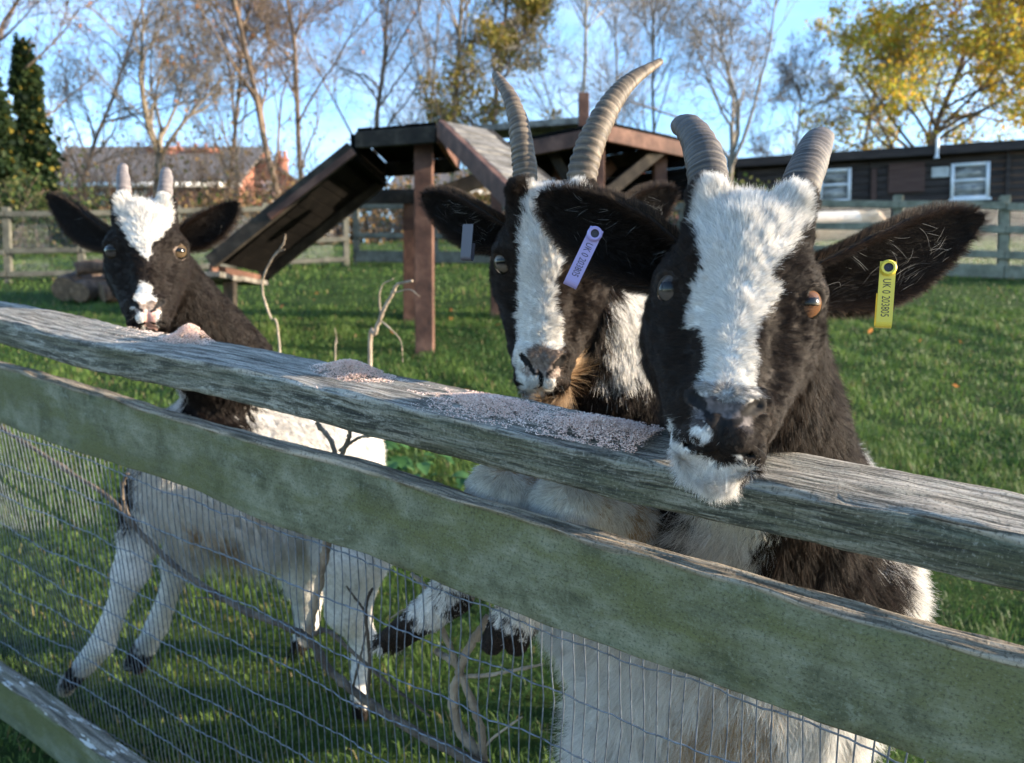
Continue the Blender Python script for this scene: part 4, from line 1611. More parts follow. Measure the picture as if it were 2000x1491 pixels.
def field_fence(label, pts, posts, rails, ph, mat, wire=None, pw=.085, rh=.085, board=None, ptop=.04):
    """pts: ground line in the paddock frame; rails: heights; posts: number per span"""
    root = empty('field_fence', S2W(np.array(pts[0], float)), label, 'fence', 'fences round the paddock')
    rr = np.random.default_rng(len(label))
    for a, b, n in zip(pts[:-1], pts[1:], posts):
        a = np.array(a, float); b = np.array(b, float)
        d = (b - a) / np.linalg.norm(b - a)
        nrm = np.cross(UP, d); nrm /= np.linalg.norm(nrm)
        if nrm[1] > 0: nrm = -nrm
        for i in range(n + 1):
            p = a + (b - a) * (i / n)
            V, F = beam(p - UP * .05, p + UP * (ph + ptop + .02 * rr.random()), pw, pw, up=d)
            mk('post', V, F, mat, root)
        for h in rails:
            for i in range(n):
                p = a + (b - a) * (i / n) + nrm * (pw / 2 + .016) + UP * (h + rr.normal() * .006)
                q = a + (b - a) * ((i + 1) / n) + nrm * (pw / 2 + .016) + UP * (h + rr.normal() * .006)
                V, F = beam(p + d * .004, q - d * .004, .03, rh)
                mk('rail', V, F, mat, root)
        if board:
            for i in range(n):
                p = a + (b - a) * (i / n) + nrm * (pw / 2 + .018) + UP * board
                q = a + (b - a) * ((i + 1) / n) + nrm * (pw / 2 + .018) + UP * board
                V, F = beam(p + d * .004, q - d * .004, .028, .15)
                mk('gravel_board', V, F, mat, root)
        if wire:
            L = np.linalg.norm(b - a)
            nv = int(L / .032)
            off = -nrm * (pw / 2 + .006)
            xs_ = (np.arange(nv) + .5) / nv
            lo_ = a + (b - a) * xs_[:, None] + off
            P = np.stack([lo_ + UP * wire[0], lo_ + UP * wire[1]], 1)
            parts = [tubes(P, np.full((nv, 2), .0019), 3)]
            nh = int((wire[1] - wire[0]) / .075)
            hs = wire[0] + np.arange(nh + 1) * .075
            P = np.stack([np.stack([a + off + UP * h, b + off + UP * h]) for h in hs])
            parts.append(tubes(P, np.full((len(hs), 2), .002), 3))
            o = mk('wire_mesh', *join(parts), M_WIRE, root); o['kind'] = 'stuff'
    return root


def gpt(u, v):
    r_ = ray(u, v); k = -CAM_H / r_[2]
    return r_ * k + np.array([0, 0, CAM_H])


def height_for(u, vb, vt):
    """plumb height of something standing at ground pixel (u, vb) whose top is at row vt"""
    b = gpt(u, vb)
    lo_, hi_ = 0, 6
    for _ in range(40):
        m_ = (lo_ + hi_) / 2
        _, v_, _ = project((b + UP * m_)[None])
        if v_[0] > vt: lo_ = m_
        else: hi_ = m_
    return lo_


bl0, bl1, bl2, br0, br1, br2 = gpt(-130, 552), gpt(160, 545), gpt(676, 516), gpt(1330, 522), gpt(1750, 536), gpt(2420, 562)
hL = height_for(160, 545, 414); hR = height_for(1750, 536, 392)
field_fence('weathered post and rail fence with wire netting behind the left goat', [bl0, bl1, bl2], [2, 3], [hL - .03, hL * .42, .06], hL, M_RAIL_OLD, wire=(.02, hL - .02), pw=.075, rh=.06)
field_fence('grey fence with netting seen between the legs of the climbing frame', [bl2 + np.array([.12, .1, 0]), br0], [4], [hL - .03, hL * .48], hL, M_RAIL_OLD, wire=(.02, hL - .02), board=.085, pw=.075, rh=.065)
field_fence('greenish post and rail fence in front of the dark shed', [br0 + np.array([.1, 0, 0]), br1, br2], [2, 3], [hR - .06, hR * .62, hR * .30], hR, M_RAIL_GREEN, wire=(.02, hR - .08), pw=.10, board=.07, ptop=.05)

# ------------------------------------------------------------------ timber climbing frame
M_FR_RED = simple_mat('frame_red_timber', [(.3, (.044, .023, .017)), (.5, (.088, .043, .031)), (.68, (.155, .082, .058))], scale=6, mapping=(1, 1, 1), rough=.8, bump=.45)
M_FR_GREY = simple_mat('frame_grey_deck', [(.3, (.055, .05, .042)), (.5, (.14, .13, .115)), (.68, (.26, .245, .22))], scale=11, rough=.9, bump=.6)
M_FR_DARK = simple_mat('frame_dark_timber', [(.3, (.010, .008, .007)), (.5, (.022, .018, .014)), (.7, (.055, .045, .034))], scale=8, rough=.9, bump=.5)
M_FR_SHADE = simple_mat('frame_shade_black', [(.3, (.002, .0018, .0016)), (.5, (.0035, .003, .0027)), (.7, (.007, .006, .005))], scale=8, rough=.95, bump=.4, spec=.08)  # dark timber taken near-black: shade under decks and ramps put into the colour
frame = empty('climbing_frame', S2W(gpt(825, 700)), 'wooden goat climbing frame with high platforms and sloping ramps', 'climbing frame')
W3 = lambda x, y, z: np.array([x, y, z], float)


def fpart(name, a, b, w, h, mat, up=(0, 0, 1), ext=0.0):
    V, F = beam(a, b, w, h, up=np.asarray(up, float), ext=ext)
    return mk(name, V, F, mat, frame, slope=False)


def deck(a, b, c, d, n, th, mat, name='plank', gap=.008):
    """planks laid from edge a-b to edge d-c"""
    a, b, c, d = (np.asarray(q, float) for q in (a, b, c, d))
    nrm = np.cross(b - a, d - a); nrm /= np.linalg.norm(nrm)
    if nrm[2] < 0: nrm = -nrm
    rr = np.random.default_rng(int(abs(a[0] * 1000)) + n)
    for i in range(n):
        p, q = a + (d - a) * (i / n), b + (c - b) * (i / n)
        s = (d - a) / n
        sl = np.linalg.norm(s)
        V, F = bev_box(p + s * gap / sl / 2 + nrm * rr.normal() * .003, q - p, s * (1 - gap / sl), nrm * (th + .004 * rr.random()), .004)
        mk(name, V, F, mat, frame, slope=False)


def DW(u, v, d):
    return S2W(at(u, v, d))


# left tower: platform, posts, ramps
zP = DW(850, 250, 5.15)[2]
A_, B_ = DW(697, 262, 5.30), DW(852, 251, 5.15)
A_[2] = B_[2] = zP
back = np.array([.06, .86, 0])
deck(A_, A_ + back, B_ + back, B_, 5, .035, M_FR_SHADE, gap=.002)
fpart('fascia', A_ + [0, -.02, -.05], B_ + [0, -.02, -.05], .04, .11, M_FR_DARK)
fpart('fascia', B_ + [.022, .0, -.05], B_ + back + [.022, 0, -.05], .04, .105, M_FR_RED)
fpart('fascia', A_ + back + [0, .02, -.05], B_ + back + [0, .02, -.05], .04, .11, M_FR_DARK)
fpart('fascia', A_ + [-.022, .0, -.09], A_ + back + [-.022, 0, -.09], .05, .18, M_FR_SHADE)
# left ramp
R0, R1 = A_ + [-.03, -.01, -.115], DW(416, 512, 5.35)
deck(R0, R0 + back, R1 + back, R1, 11, .03, M_FR_SHADE, gap=.002)
fpart('ramp_side', R0 + [0, -.03, -.0], R1 + [0, -.03, -.0], .045, .10, M_FR_DARK, ext=.01)
fpart('ramp_side', R0 + back + [0, .03, -.02], R1 + back + [0, .03, -.02], .045, .10, M_FR_DARK, ext=.01)
fpart('ramp_edge', R0 + [.02, -.056, -.02], R0 * .42 + R1 * .58 + [0, -.056, -.02], .012, .05, M_FR_RED)
rd = (R1 - R0) / np.linalg.norm(R1 - R0)
for i in range(9):                              # cleats for hooves
    c0 = R0 + rd * (.12 + i * .135) + [0, .02, .045]
    fpart('cleat', c0, c0 + back * .95, .03, .025, M_FR_DARK)
fpart('ramp_end', R1 + rd * .02 + [0, 0, -.03], R1 + rd * .02 + back + [0, 0, -.03], .03, .055, M_FR_RED)
# low platform at the foot of the ramp
lp = R1 + rd * .06 + [-.30, -.02, -.07]
deck(lp, lp + [.40, 0, 0], lp + back * 1.05 + [.40, 0, 0], lp + back * 1.05, 5, .035, M_FR_GREY)
for q in ([.36, .30, 0], [.04, .30, 0]):
    t_ = lp + q
    fpart('post', np.array([t_[0], t_[1], ground_z(t_[1]) - .05]), t_ + [0, 0, -.004], .08, .08, M_FR_DARK, up=(0, 1, 0))
# posts under the platform
pb = S2W(gpt(823, 702))
for k, (dx, dy) in enumerate(((0, .22), (0, .74), (-.44, .05), (-.44, .76))):
    if k >= 1: continue
    x_, y_ = pb[0] + dx, pb[1] + dy
    fpart('post', np.array([x_, y_, ground_z(y_) - .08]), np.array([x_, y_, zP - .006]), .125, .115, M_FR_RED, up=(0, 1, 0))
# shelf halfway up
sh0, sh1 = DW(690, 380, 6.4), DW(812, 382, 6.4)
sh1[2] = sh0[2]
deck(sh0, sh1, sh1 + [0, .45, 0], sh0 + [0, .45, 0], 3, .04, M_FR_DARK)
fpart('shelf_edge', sh0 + [0, -.015, -.03], sh1 + [0, -.015, -.03], .03, .10, M_FR_DARK)
s1 = DW(800, 395, 6.45)
fpart('post', np.array([s1[0], s1[1], ground_z(s1[1]) - .05]), s1 + [0, .05, 0], .11, .10, M_FR_RED, up=(0, 1, 0))
# right ramp coming down towards the fence
q0, q1 = DW(868, 252, 5.12), DW(948, 262, 5.30)
q0[2] = q1[2] = zP + .005
q3 = DW(1004, 378, 3.95); q2 = q3 + (q1 - q0)
deck(q0, q1, q2, q3, 12, .028, M_FR_GREY, gap=.004)
ed = (q1 - q0) / np.linalg.norm(q1 - q0)
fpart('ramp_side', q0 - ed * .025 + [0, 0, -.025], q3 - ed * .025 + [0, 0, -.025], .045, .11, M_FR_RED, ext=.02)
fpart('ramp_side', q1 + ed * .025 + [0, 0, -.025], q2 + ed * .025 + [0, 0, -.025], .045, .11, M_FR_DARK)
for t_ in (.97,):
    m0 = q3 * t_ + q0 * (1 - t_)
    for e_ in (.31,):
        mm = m0 + ed * e_ + [0, 0, -.05]
        fpart('post', np.array([mm[0], mm[1], ground_z(mm[1]) - .05]), mm, .08, .08, M_FR_RED, up=(0, 1, 0))
c0, c1 = DW(846, 384, 5.6), DW(985, 335, 5.6)
fpart('brace', c0, c1, .09, .10, M_FR_DARK)
# right tower
zR = DW(1186, 246, 5.8)[2]
C_ = DW(1186, 246, 5.8); L_ = DW(925, 300, 6.62); Rr = DW(1338, 281, 6.30)
L_[2] = Rr[2] = C_[2] = zR
Bc = L_ + Rr - C_
deck(L_, Bc, Rr, C_, 9, .035, M_FR_SHADE, gap=.002)
dn = np.array([0, 0, -.06])
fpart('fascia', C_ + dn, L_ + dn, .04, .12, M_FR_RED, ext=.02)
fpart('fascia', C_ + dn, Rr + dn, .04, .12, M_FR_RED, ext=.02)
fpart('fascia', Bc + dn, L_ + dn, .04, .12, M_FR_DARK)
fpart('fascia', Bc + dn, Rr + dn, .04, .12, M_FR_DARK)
for a_, b_ in ((.12, .1), (.88, .1), (.12, .9), (.88, .9)):
    t_ = C_ + (L_ - C_) * a_ + (Rr - C_) * b_
    fpart('post', np.array([t_[0], t_[1], ground_z(t_[1]) - .05]), t_ + [0, 0, -.004], .10, .10, M_FR_RED, up=(0, 1, 0))
u0 = DW(1140, 250, 6.3)
fpart('tall_post', u0, DW(1140, 184, 6.3), .085, .085, M_FR_RED, up=(0, 1, 0))
fpart('brace', DW(1294, 290, 6.2), DW(1186, 378, 6.05), .06, .09, M_FR_DARK)
fpart('brace', DW(1075, 290, 6.3), DW(1120, 372, 6.3), .06, .08, M_FR_DARK)
# ramp from the right tower
e0, e1 = Rr + [.02, 0, -.03], Bc + (Rr - Bc) * .25 + [.05, 0, -.03]
e3 = DW(1352, 392, 6.25); e2 = e3 + (e1 - e0)
deck(e0, e1, e2, e3, 8, .03, M_FR_SHADE)
fpart('ramp_side', DW(1258, 312, 6.6), DW(1345, 382, 6.45), .05, .085, M_FR_RED, ext=.05)
fpart('brace', DW(1196, 322, 6.5), DW(1150, 366, 6.4), .06, .10, M_FR_RED)
fpart('roof_board', DW(905, 262, 7.2), DW(1140, 244, 6.9), .30, .06, M_FR_GREY)

# ------------------------------------------------------------------ logs, resting goat
M_BARK_LOG = bark_mat('bark_log', (.025, .018, .014), (.06, .042, .032), (.11, .075, .055))
M_CUT = simple_mat('cut_wood', [(.3, (.07, .045, .03)), (.5, (.13, .085, .055)), (.7, (.20, .135, .085))], scale=20, rough=.85)


def log(label, a, b, r0, mat_b, seed, group='logs lying by the back fence'):
    rr = np.random.default_rng(seed)
    a = S2W(np.asarray(a, float)); b = S2W(np.asarray(b, float))
    n = 9
    P = spline(np.array([a, (a + b) / 2 + rr.normal(size=3) * .012, b]), n)
    root = empty('log', (a + b) / 2, label, 'log', group)
    sd = 20
    V, F = tubes(P[None], (r0 * (1 + .05 * rr.normal(size=n)))[None], sd)
    V = V + rr.normal(size=V.shape) * r0 * .03
    mk('bark', V, F, mat_b, root, smooth=True, slope=False)
    V = V.reshape(n, sd, 3)
    for e, s in ((0, 1), (-1, -1)):
        c = V[e].mean(0)
        q = np.vstack([V[e], c])
        f = [[j, (j + 1) % sd, sd][::s] for j in range(sd)]
        mk('cut_end', q, f, M_CUT, root, slope=False)


lg = gpt(155, 588)
log('split log with a pale cut face, leftmost by the back fence', lg + [-.10, -.05, .12], lg + [-.14, .50, .13], .125, M_BARK_LOG, 1)
log('brown log in the middle of the row of logs', lg + [.08, -.12, .10], lg + [.10, .45, .10], .105, M_BARK_LOG, 2)
log('dark log at the right end of the row of logs', lg + [.28, -.10, .095], lg + [.62, .35, .095], .10, M_BARK_LOG, 3)
log('short log lying on top of the row of logs', lg + [-.02, .05, .30], lg + [.30, .25, .28], .07, M_BARK_LOG, 4)


def far_goat():
    rr = np.random.default_rng(9)
    b = gpt(1672, 532) + np.array([0, .75, 0])
    root = empty('goat', S2W(b), 'pale cream goat resting behind the right hand fence', 'goat')
    f = uni([lambda p: n_cone(p, b + [-.40, 0, .50], b + [.34, .1, .52], .17, .16),
             lambda p: n_cone(p, b + [.34, .1, .52], b + [.50, .0, .60], .12, .075),
             lambda p: n_cone(p, b + [.50, 0, .62], b + [.64, -.08, .52], .065, .035),
             leg([b + [-.36, -.04, .42], b + [-.38, -.04, .2], b + [-.36, -.05, .0]], [.08, .035, .025]),
             leg([b + [-.30, .10, .42], b + [-.28, .1, .2], b + [-.28, .1, .0]], [.08, .035, .025]),
             leg([b + [.28, .0, .42], b + [.27, -.01, .2], b + [.28, -.02, .0]], [.07, .033, .024]),
             leg([b + [.34, .14, .42], b + [.35, .14, .2], b + [.34, .13, .0]], [.07, .033, .024])], .06)
    P, Q = polygonize(f, b + [-.75, -.4, -.05], b + [.85, .45, .95], .018)
    N = grad(f, P, .004)
    col = np.tile([.52, .42, .31], (len(P), 1)); 
    col[(P[:, 2] - b[2]) > .60] = (.58, .54, .48)
    col[(P[:, 0] - b[0]) > .30] = (.38, .27, .17)
    body = mk('body', P, Q, M_SKIN, root, smooth=True, attrs={'tint': ('FLOAT_COLOR', 'POINT', np.c_[col, np.ones(len(P))])})
    pos, nor = scatter(P, Q, N, np.full(len(P), 9000.0), rr)
    c = np.tile([.60, .50, .38], (len(pos), 1)) * (.7 + .5 * rr.random((len(pos), 1)))
    up_ = (pos[:, 2] - b[2]) > .60 + rr.normal(size=len(pos)) * .02
    c[up_] = np.array([.66, .62, .55]) * (.7 + .15 * rr.random((up_.sum(), 1)))
    fr_ = (pos[:, 0] - b[0]) > .30
    c[fr_] *= .6
    strands('coat', pos, nor * .5 + np.array([-.3, 0, -.8]) + rr.normal(size=pos.shape) * .2, .03 + .03 * rr.random(len(pos)), c, body, r0=.0012, K=4)
    for s in (-1, 1):
        e0 = b + [.50, .0 + s * .05, .64]
        V, F = tubes(spline(np.array([e0, e0 + [-.02, s * .06, .01], e0 + [-.03, s * .12, -.01]]), 6)[None], np.array([[.02, .028, .03, .026, .018, .004]]), 8)
        mk('ear', V, F, M_SKIN, root, smooth=True, attrs={'tint': ('FLOAT_COLOR', 'POINT', np.tile([.35, .26, .17, 1], (len(V), 1)))})
    return root


far_goat()
# ------------------------------------------------------------------ the near fence
M_RAIL_TOP = wood_mat('weathered_top_rail', top=((.075, .066, .053), (.24, .215, .178), (.43, .395, .34)), front=((.036, .038, .027), (.120, .123, .093), (.28, .28, .235)),
                      patch=(.38, .38, .325), algae=(.072, .078, .040), grain=1.0)
M_RAIL_MID = wood_mat('green_algae_board', top=((.10, .082, .064), (.25, .212, .168), (.45, .39, .315)), front=((.048, .056, .030), (.128, .140, .088), (.215, .228, .165)),
                      patch=(.225, .25, .21), algae=(.105, .115, .043), grain=.6, mottled=True)
M_RAIL_LOW = wood_mat('flaking_bottom_board', top=((.07, .06, .05), (.15, .135, .11), (.26, .235, .20)), front=((.08, .092, .055), (.15, .165, .105), (.22, .232, .165)),
                      patch=(.25, .27, .21), algae=(.115, .125, .045), flakes=(.50, .50, .47), grain=.4, mottled=True)

near = empty('paddock_fence', S2W(FT * .6 + FN * .63), 'near weathered rail fence with wire netting, goats leaning over it', 'fence')


def rail(name, t0, t1, nd, z, w, h, yaw, tilt, mat, seed, rnd=.006, chew=.0022, groove=None):
    nt_ = int((t1 - t0) / .007)
    t = np.linspace(t0, t1, nt_)
    # rounded rectangle outline (depth y, height q), starting on the front bottom
    prof = []
    def arc(cy, cz, a0, a1, k=5):
        for a in np.linspace(a0, a1, k): prof.append((cy + rnd * math.cos(a), cz + rnd * math.sin(a)))
    r_ = rnd
    pi = math.pi
    arc(r_, -h + r_, -pi / 2, -pi)
    for q in np.linspace(-h + r_, -r_, 8)[1:-1]: prof.append((0, q))
    arc(r_, -r_, pi, pi / 2)
    ys = list(np.linspace(r_, w - r_, 10)[1:-1])
    for q in ys: prof.append((q, 0))
    arc(w - r_, -r_, pi / 2, 0)
    for q in np.linspace(-r_, -h + r_, 4)[1:-1]: prof.append((w, q))
    arc(w - r_, -h + r_, 0, -pi / 2)
    for q in np.linspace(w - r_, r_, 5)[1:-1]: prof.append((q, -h))
    prof = np.array(prof); m = len(prof)
    LC = np.zeros((nt_, m, 3)); LC[:, :, 0] = t[:, None]; LC[:, :, 1] = prof[:, 0]; LC[:, :, 2] = prof[:, 1]
    w1 = Waves(seed, 1.0, out=2)(LC.reshape(-1, 3) * np.array([7, 60, 60])).reshape(nt_, m, 2)
    w2 = Waves(seed + 1, 1.0, out=2)(LC.reshape(-1, 3) * np.array([22, 260, 260])).reshape(nt_, m, 2)
    w3 = Waves(seed + 2, 1.0, out=2)(LC.reshape(-1, 3) * np.array([2.2, 3, 3])).reshape(nt_, m, 2)
    G = LC.copy()
    edge = np.exp(-((prof[:, 0] / .014) ** 2)) * np.exp(-((prof[:, 1] / .014) ** 2))
    G[:, :, 1] += chew * .28 * w1[..., 0] + .0003 * w2[..., 0] + .0018 * w3[..., 0] + edge * chew * np.clip(w1[..., 1] + .4, 0, 3) * .9
    G[:, :, 2] += chew * .28 * w1[..., 1] + .0004 * w2[..., 1] + .0018 * w3[..., 1] - edge * chew * np.clip(w1[..., 0] + .4, 0, 3) * .9
    if groove is not None:
        yy, ta, tb, dp_ = groove
        top_i = [i for i in range(m) if prof[i, 1] == 0]
        j = min(top_i, key=lambda i: abs(prof[i, 0] - yy))
        f = np.clip((t - ta) / .15, 0, 1) * np.clip((tb - t) / .15, 0, 1)
        G[:, j, 2] -= dp_ * f * (.7 + .5 * np.sin(t * 31))
        G[:, j, 1] += .0015 * np.sin(t * 17)
    P = t[:, None, None] * FT + (nd + yaw * t[:, None, None] + G[:, :, 1:2]) * FN
    P[:, :, 2] = z + tilt * t[:, None] + G[:, :, 2]
    V = P.reshape(-1, 3)
    idx = np.arange(nt_ * m).reshape(nt_, m)
    F = np.stack([idx[:-1], np.roll(idx[:-1], -1, 1), np.roll(idx[1:], -1, 1), idx[1:]], -1).reshape(-1, 4)
    Fl = [tuple(f) for f in F] + [tuple(idx[0][::-1]), tuple(idx[-1])]
    return mk(name, V, Fl, mat, near, smooth=True, attrs={'lc': ('FLOAT_VECTOR', 'POINT', LC.reshape(-1, 3))})


R1P = dict(nd=.6068, z=1.0150, yaw=-.02866, tilt=.00783)
rail('top_rail', -1.2, 3.0, w=.0954, h=.0446, mat=M_RAIL_TOP, seed=51, **R1P)
rail('middle_board', -1.3, 3.0, nd=.6068, z=.9215, w=.0226, h=.1130, yaw=.0055, tilt=-.0014, mat=M_RAIL_MID, seed=52, rnd=.0035, chew=.0018, groove=(.012, -.5, .85, .004))
rail('bottom_board', -1.3, 3.2, nd=.6068, z=.1745, w=.036, h=.115, yaw=-.0245, tilt=.0365, mat=M_RAIL_LOW, seed=53, rnd=.004, chew=.0022)
for t_ in (2.62, -.80):
    p = FT * t_ + FN * .745
    V, F = beam(p - UP * .05, p + np.array([0, 0, 1.0]), .10, .09, up=FT)
    mk('post', V, F, M_RAIL_OLD, near)

rw = np.random.default_rng(12)
tv = np.arange(-1.3, 3.05, .0141)
zk = np.linspace(.165, .875, 16)
wav = Waves(61, .35, out=2); wav2 = Waves(62, .09, out=2)


def mesh_pt(t, z):
    p = np.stack([t, z, np.zeros_like(t)], -1)
    b = np.exp(-((t - 1.70) / .16) ** 2 - ((z - .16) / .16) ** 2) * .030
    b2 = np.exp(-((t - .62) / .12) ** 2 - ((z - .66) / .10) ** 2) * .006
    n = .6395 + .0030 * wav(p)[..., 0] - b * .4 - b2
    tt = t + .0012 * wav2(p)[..., 0] + .002 * wav(p)[..., 1] + b * .5
    zz = z - b * .7 + .0012 * wav2(p)[..., 1]
    return tt[..., None] * FT + n[..., None] * FN + zz[..., None] * np.array([0, 0, 1.0])


Tm, Zm = np.meshgrid(tv + rw.normal(size=len(tv)) * .0006, zk, indexing='ij')
PV = mesh_pt(Tm, Zm)
parts = [tubes(PV, np.full(PV.shape[:2], .00088), 5)]
zh = np.arange(.178, .88, .0748)
th = np.linspace(-1.3, 3.05, 420)
Th, Zh = np.meshgrid(th, zh, indexing='xy')
PH = mesh_pt(Th, Zh) + FN * (.0011 * np.sin(Th * 2 * np.pi / .0282))[..., None] * 1.0
parts.append(tubes(PH, np.full(PH.shape[:2], .00105), 5))
M_WIRE_NEAR = flat_mat('netting_wire', (.17, .20, .24), rough=.5, metallic=.55, noise_amt=.3, scale=120)
wm = mk('wire_netting', *join(parts), M_WIRE_NEAR, near, smooth=True)
wm['kind'] = 'stuff'

# ------------------------------------------------------------------ meal scattered on the top rail
M_MEAL = attr_mat('animal_meal', 'tint', rough=.9, spec=.1)


def rail_top(u, v):
    r_ = ray(u, v)
    k = (1.017 - CAM_H) / r_[2]
    p = r_ * k
    return p @ FT, p @ FN


def feed(label, u, v, n, lt, ln, hgt, seed, spread=1.8, pink=.5):
    rr = np.random.default_rng(seed)
    t0, n0 = rail_top(u, v)
    t = t0 + rr.normal(size=n) * lt * np.where(rr.random(n) < .45, spread * 1.5, .75)
    nn = n0 + rr.normal(size=n) * ln * np.where(rr.random(n) < .4, 1.4, .75)
    nr = .6068 - .02866 * t
    gap = Waves(seed, .022)(np.stack([t, nn, 0 * t], 1))
    ok = (gap + .9 * np.exp(-((t - t0) / lt) ** 2) * 1.4 > -.25 + .8 * rr.normal(size=n) * .5) & (nn > nr + .003) & (nn < nr + .090) & (t > .262)
    t, nn = t[ok], nn[ok]; n = len(t)
    z = 1.0155 + .00783 * t + hgt * np.exp(-((t - t0) / lt) ** 2 * .7 - ((nn - n0) / ln) ** 2 * .7) * rr.random(n) ** .35
    c = t[:, None] * FT + nn[:, None] * FN + z[:, None] * np.array([0, 0, 1.0])
    s = .00064 * (.55 + .9 * rr.random((n, 1)))
    a = rr.normal(size=(n, 3)) * np.array([1, 1, .2]); a /= np.linalg.norm(a, axis=1, keepdims=True)
    b = rr.normal(size=(n, 3)) * np.array([1, 1, .3]); b -= (a * b).sum(1)[:, None] * a; b /= np.linalg.norm(b, axis=1, keepdims=True)
    d = np.cross(a, b)
    L, W_, H_ = s * (1.1 + 1.0 * rr.random((n, 1))), s * .9, s * .45
    V = np.stack([c + a * L, c - a * L, c + b * W_, c - b * W_, c + d * H_, c - d * H_], 1).reshape(-1, 3)
    i = np.arange(n)[:, None] * 6
    F = np.concatenate([i + q for q in ([0, 2, 4], [2, 1, 4], [1, 3, 4], [3, 0, 4], [2, 0, 5], [1, 2, 5], [3, 1, 5], [0, 3, 5])])
    g = rr.random((n, 1))
    far = np.clip(np.abs((t - t0) / lt) - 1.0, 0, 1)[:, None] * (1 - pink)
    col = np.array([.70, .45, .37]) * (1 - g) + np.array([.95, .78, .69]) * g
    col = col * (1 - far) + np.array([.84, .76, .71]) * far
    dk = rr.random(n) < .06
    col[dk] = np.array([.26, .15, .11])
    o = mk('feed_pile', V, F, M_MEAL, attrs={'tint': ('FLOAT_COLOR', 'POINT', np.repeat(np.c_[col, np.ones(n)], 6, 0))})
    tag(o, label, 'animal feed', 'piles of meal on the top rail')
    return o


feed('small peaked heap of pink meal on the rail below the young goat', 375, 672, 11000, .026, .019, .024, 71)
feed('second heap of pink meal on the rail from the left end', 685, 736, 13000, .036, .020, .018, 72)
feed('flat pale meal spread on the rail before the long horned goat', 955, 795, 12500, .045, .022, .008, 73)
feed('coarse pink meal heaped beside the chin of the nearest goat', 1190, 846, 18500, .050, .024, .013, 74, spread=1.1)

# ------------------------------------------------------------------ sticks and weeds
def stick(label, paths, mat, seed, group=None, name='branch'):
    """paths = [(points in the paddock frame, r0, r1)]"""
    rr = np.random.default_rng(seed)
    c = np.mean([np.asarray(p[0], float).mean(0) for p in paths], axis=0)
    first = np.asarray(paths[0][0], float)
    root = empty(name, S2W(first[np.argmin(first[:, 2])]), label, name.replace('_', ' '), group)
    for i, (pts, r0, r1) in enumerate(paths):
        pts = np.asarray(pts, float)
        k = max(12, len(pts) * 7)
        P = spline(pts, k)
        P = P + rr.normal(size=P.shape) * r0 * .10
        R = np.linspace(r0, r1, k) * (1 + .08 * rr.normal(size=k))
        kn = rr.integers(2, k - 2, max(1, k // 9)); R[kn] *= 1.28
        V, F = tubes(P[None], R[None], 8)
        nb = len(V)
        F = [tuple(f) for f in F] + [tuple(range(8))[::-1], tuple(range(nb - 8, nb))]
        mk('stem' if i == 0 else 'twig', V, F, mat, root, smooth=True)
    return root


A = lambda n, *uv: [at_n(u, v, n) for u, v in uv]
SG = 'cut branches lying behind the netting'
stick('long dark fallen branch sloping down behind the netting', [
    (A(.70, (-60, 790), (0, 835), (110, 905), (215, 975), (268, 1035), (350, 1112), (470, 1188), (560, 1225), (605, 1250), (645, 1310), (720, 1372), (830, 1440), (950, 1500)), .0040, .0072),
    (A(.70, (268, 1035), (244, 990), (240, 945), (250, 925)), .0042, .0026),
    (A(.70, (612, 1240), (640, 1232), (690, 1275), (760, 1335), (840, 1400)), .0042, .0016),
    (A(.70, (718, 1372), (722, 1290), (714, 1195), (722, 1160), (728, 1150)), .0030, .0018),
    (A(.70, (714, 1195), (695, 1170), (676, 1145)), .0020, .0012),
    (A(.70, (690, 1340), (705, 1280), (716, 1230)), .0018, .0012),
    (A(.70, (470, 1188), (420, 1170), (380, 1168)), .0020, .0010)], M_STICK, 81, SG)
stick('upright greyish branch standing in front of the young goat flank', [
    (A(.73, (600, 1262), (612, 1190), (630, 1110), (643, 1040), (652, 980), (660, 900)), .0075, .0055),
    (A(.73, (660, 905), (645, 860), (618, 826)), .0044, .0030),
    (A(.73, (662, 900), (680, 860), (684, 835)), .0036, .0026),
    (A(.73, (664, 880), (700, 856), (724, 852)), .0026, .0016)], M_STICK_PALE, 82, SG)
stick('forked grey branch leaning under the long horned goat hooves', [
    (A(.72, (955, 1560), (935, 1480), (895, 1420), (885, 1360), (898, 1312), (880, 1290), (850, 1270)), .0092, .0042),
    (A(.72, (945, 1490), (938, 1420), (905, 1330), (868, 1240), (838, 1160), (805, 1120)), .0062, .003),
    (A(.72, (896, 1312), (915, 1268), (940, 1228), (952, 1205)), .0062, .0050),
    (A(.72, (908, 1322), (960, 1318), (1020, 1306), (1060, 1298)), .0032, .0016),
    (A(.72, (860, 1225), (800, 1190), (760, 1210)), .0022, .0012),
    (A(.72, (938, 1470), (965, 1440), (1020, 1400)), .0024, .0012)], M_STICK_PALE, 83, SG)


def down_to_ground(u, v, n):
    p = at_n(u, v, n)
    return p - UP * (p[2] / UP[2])


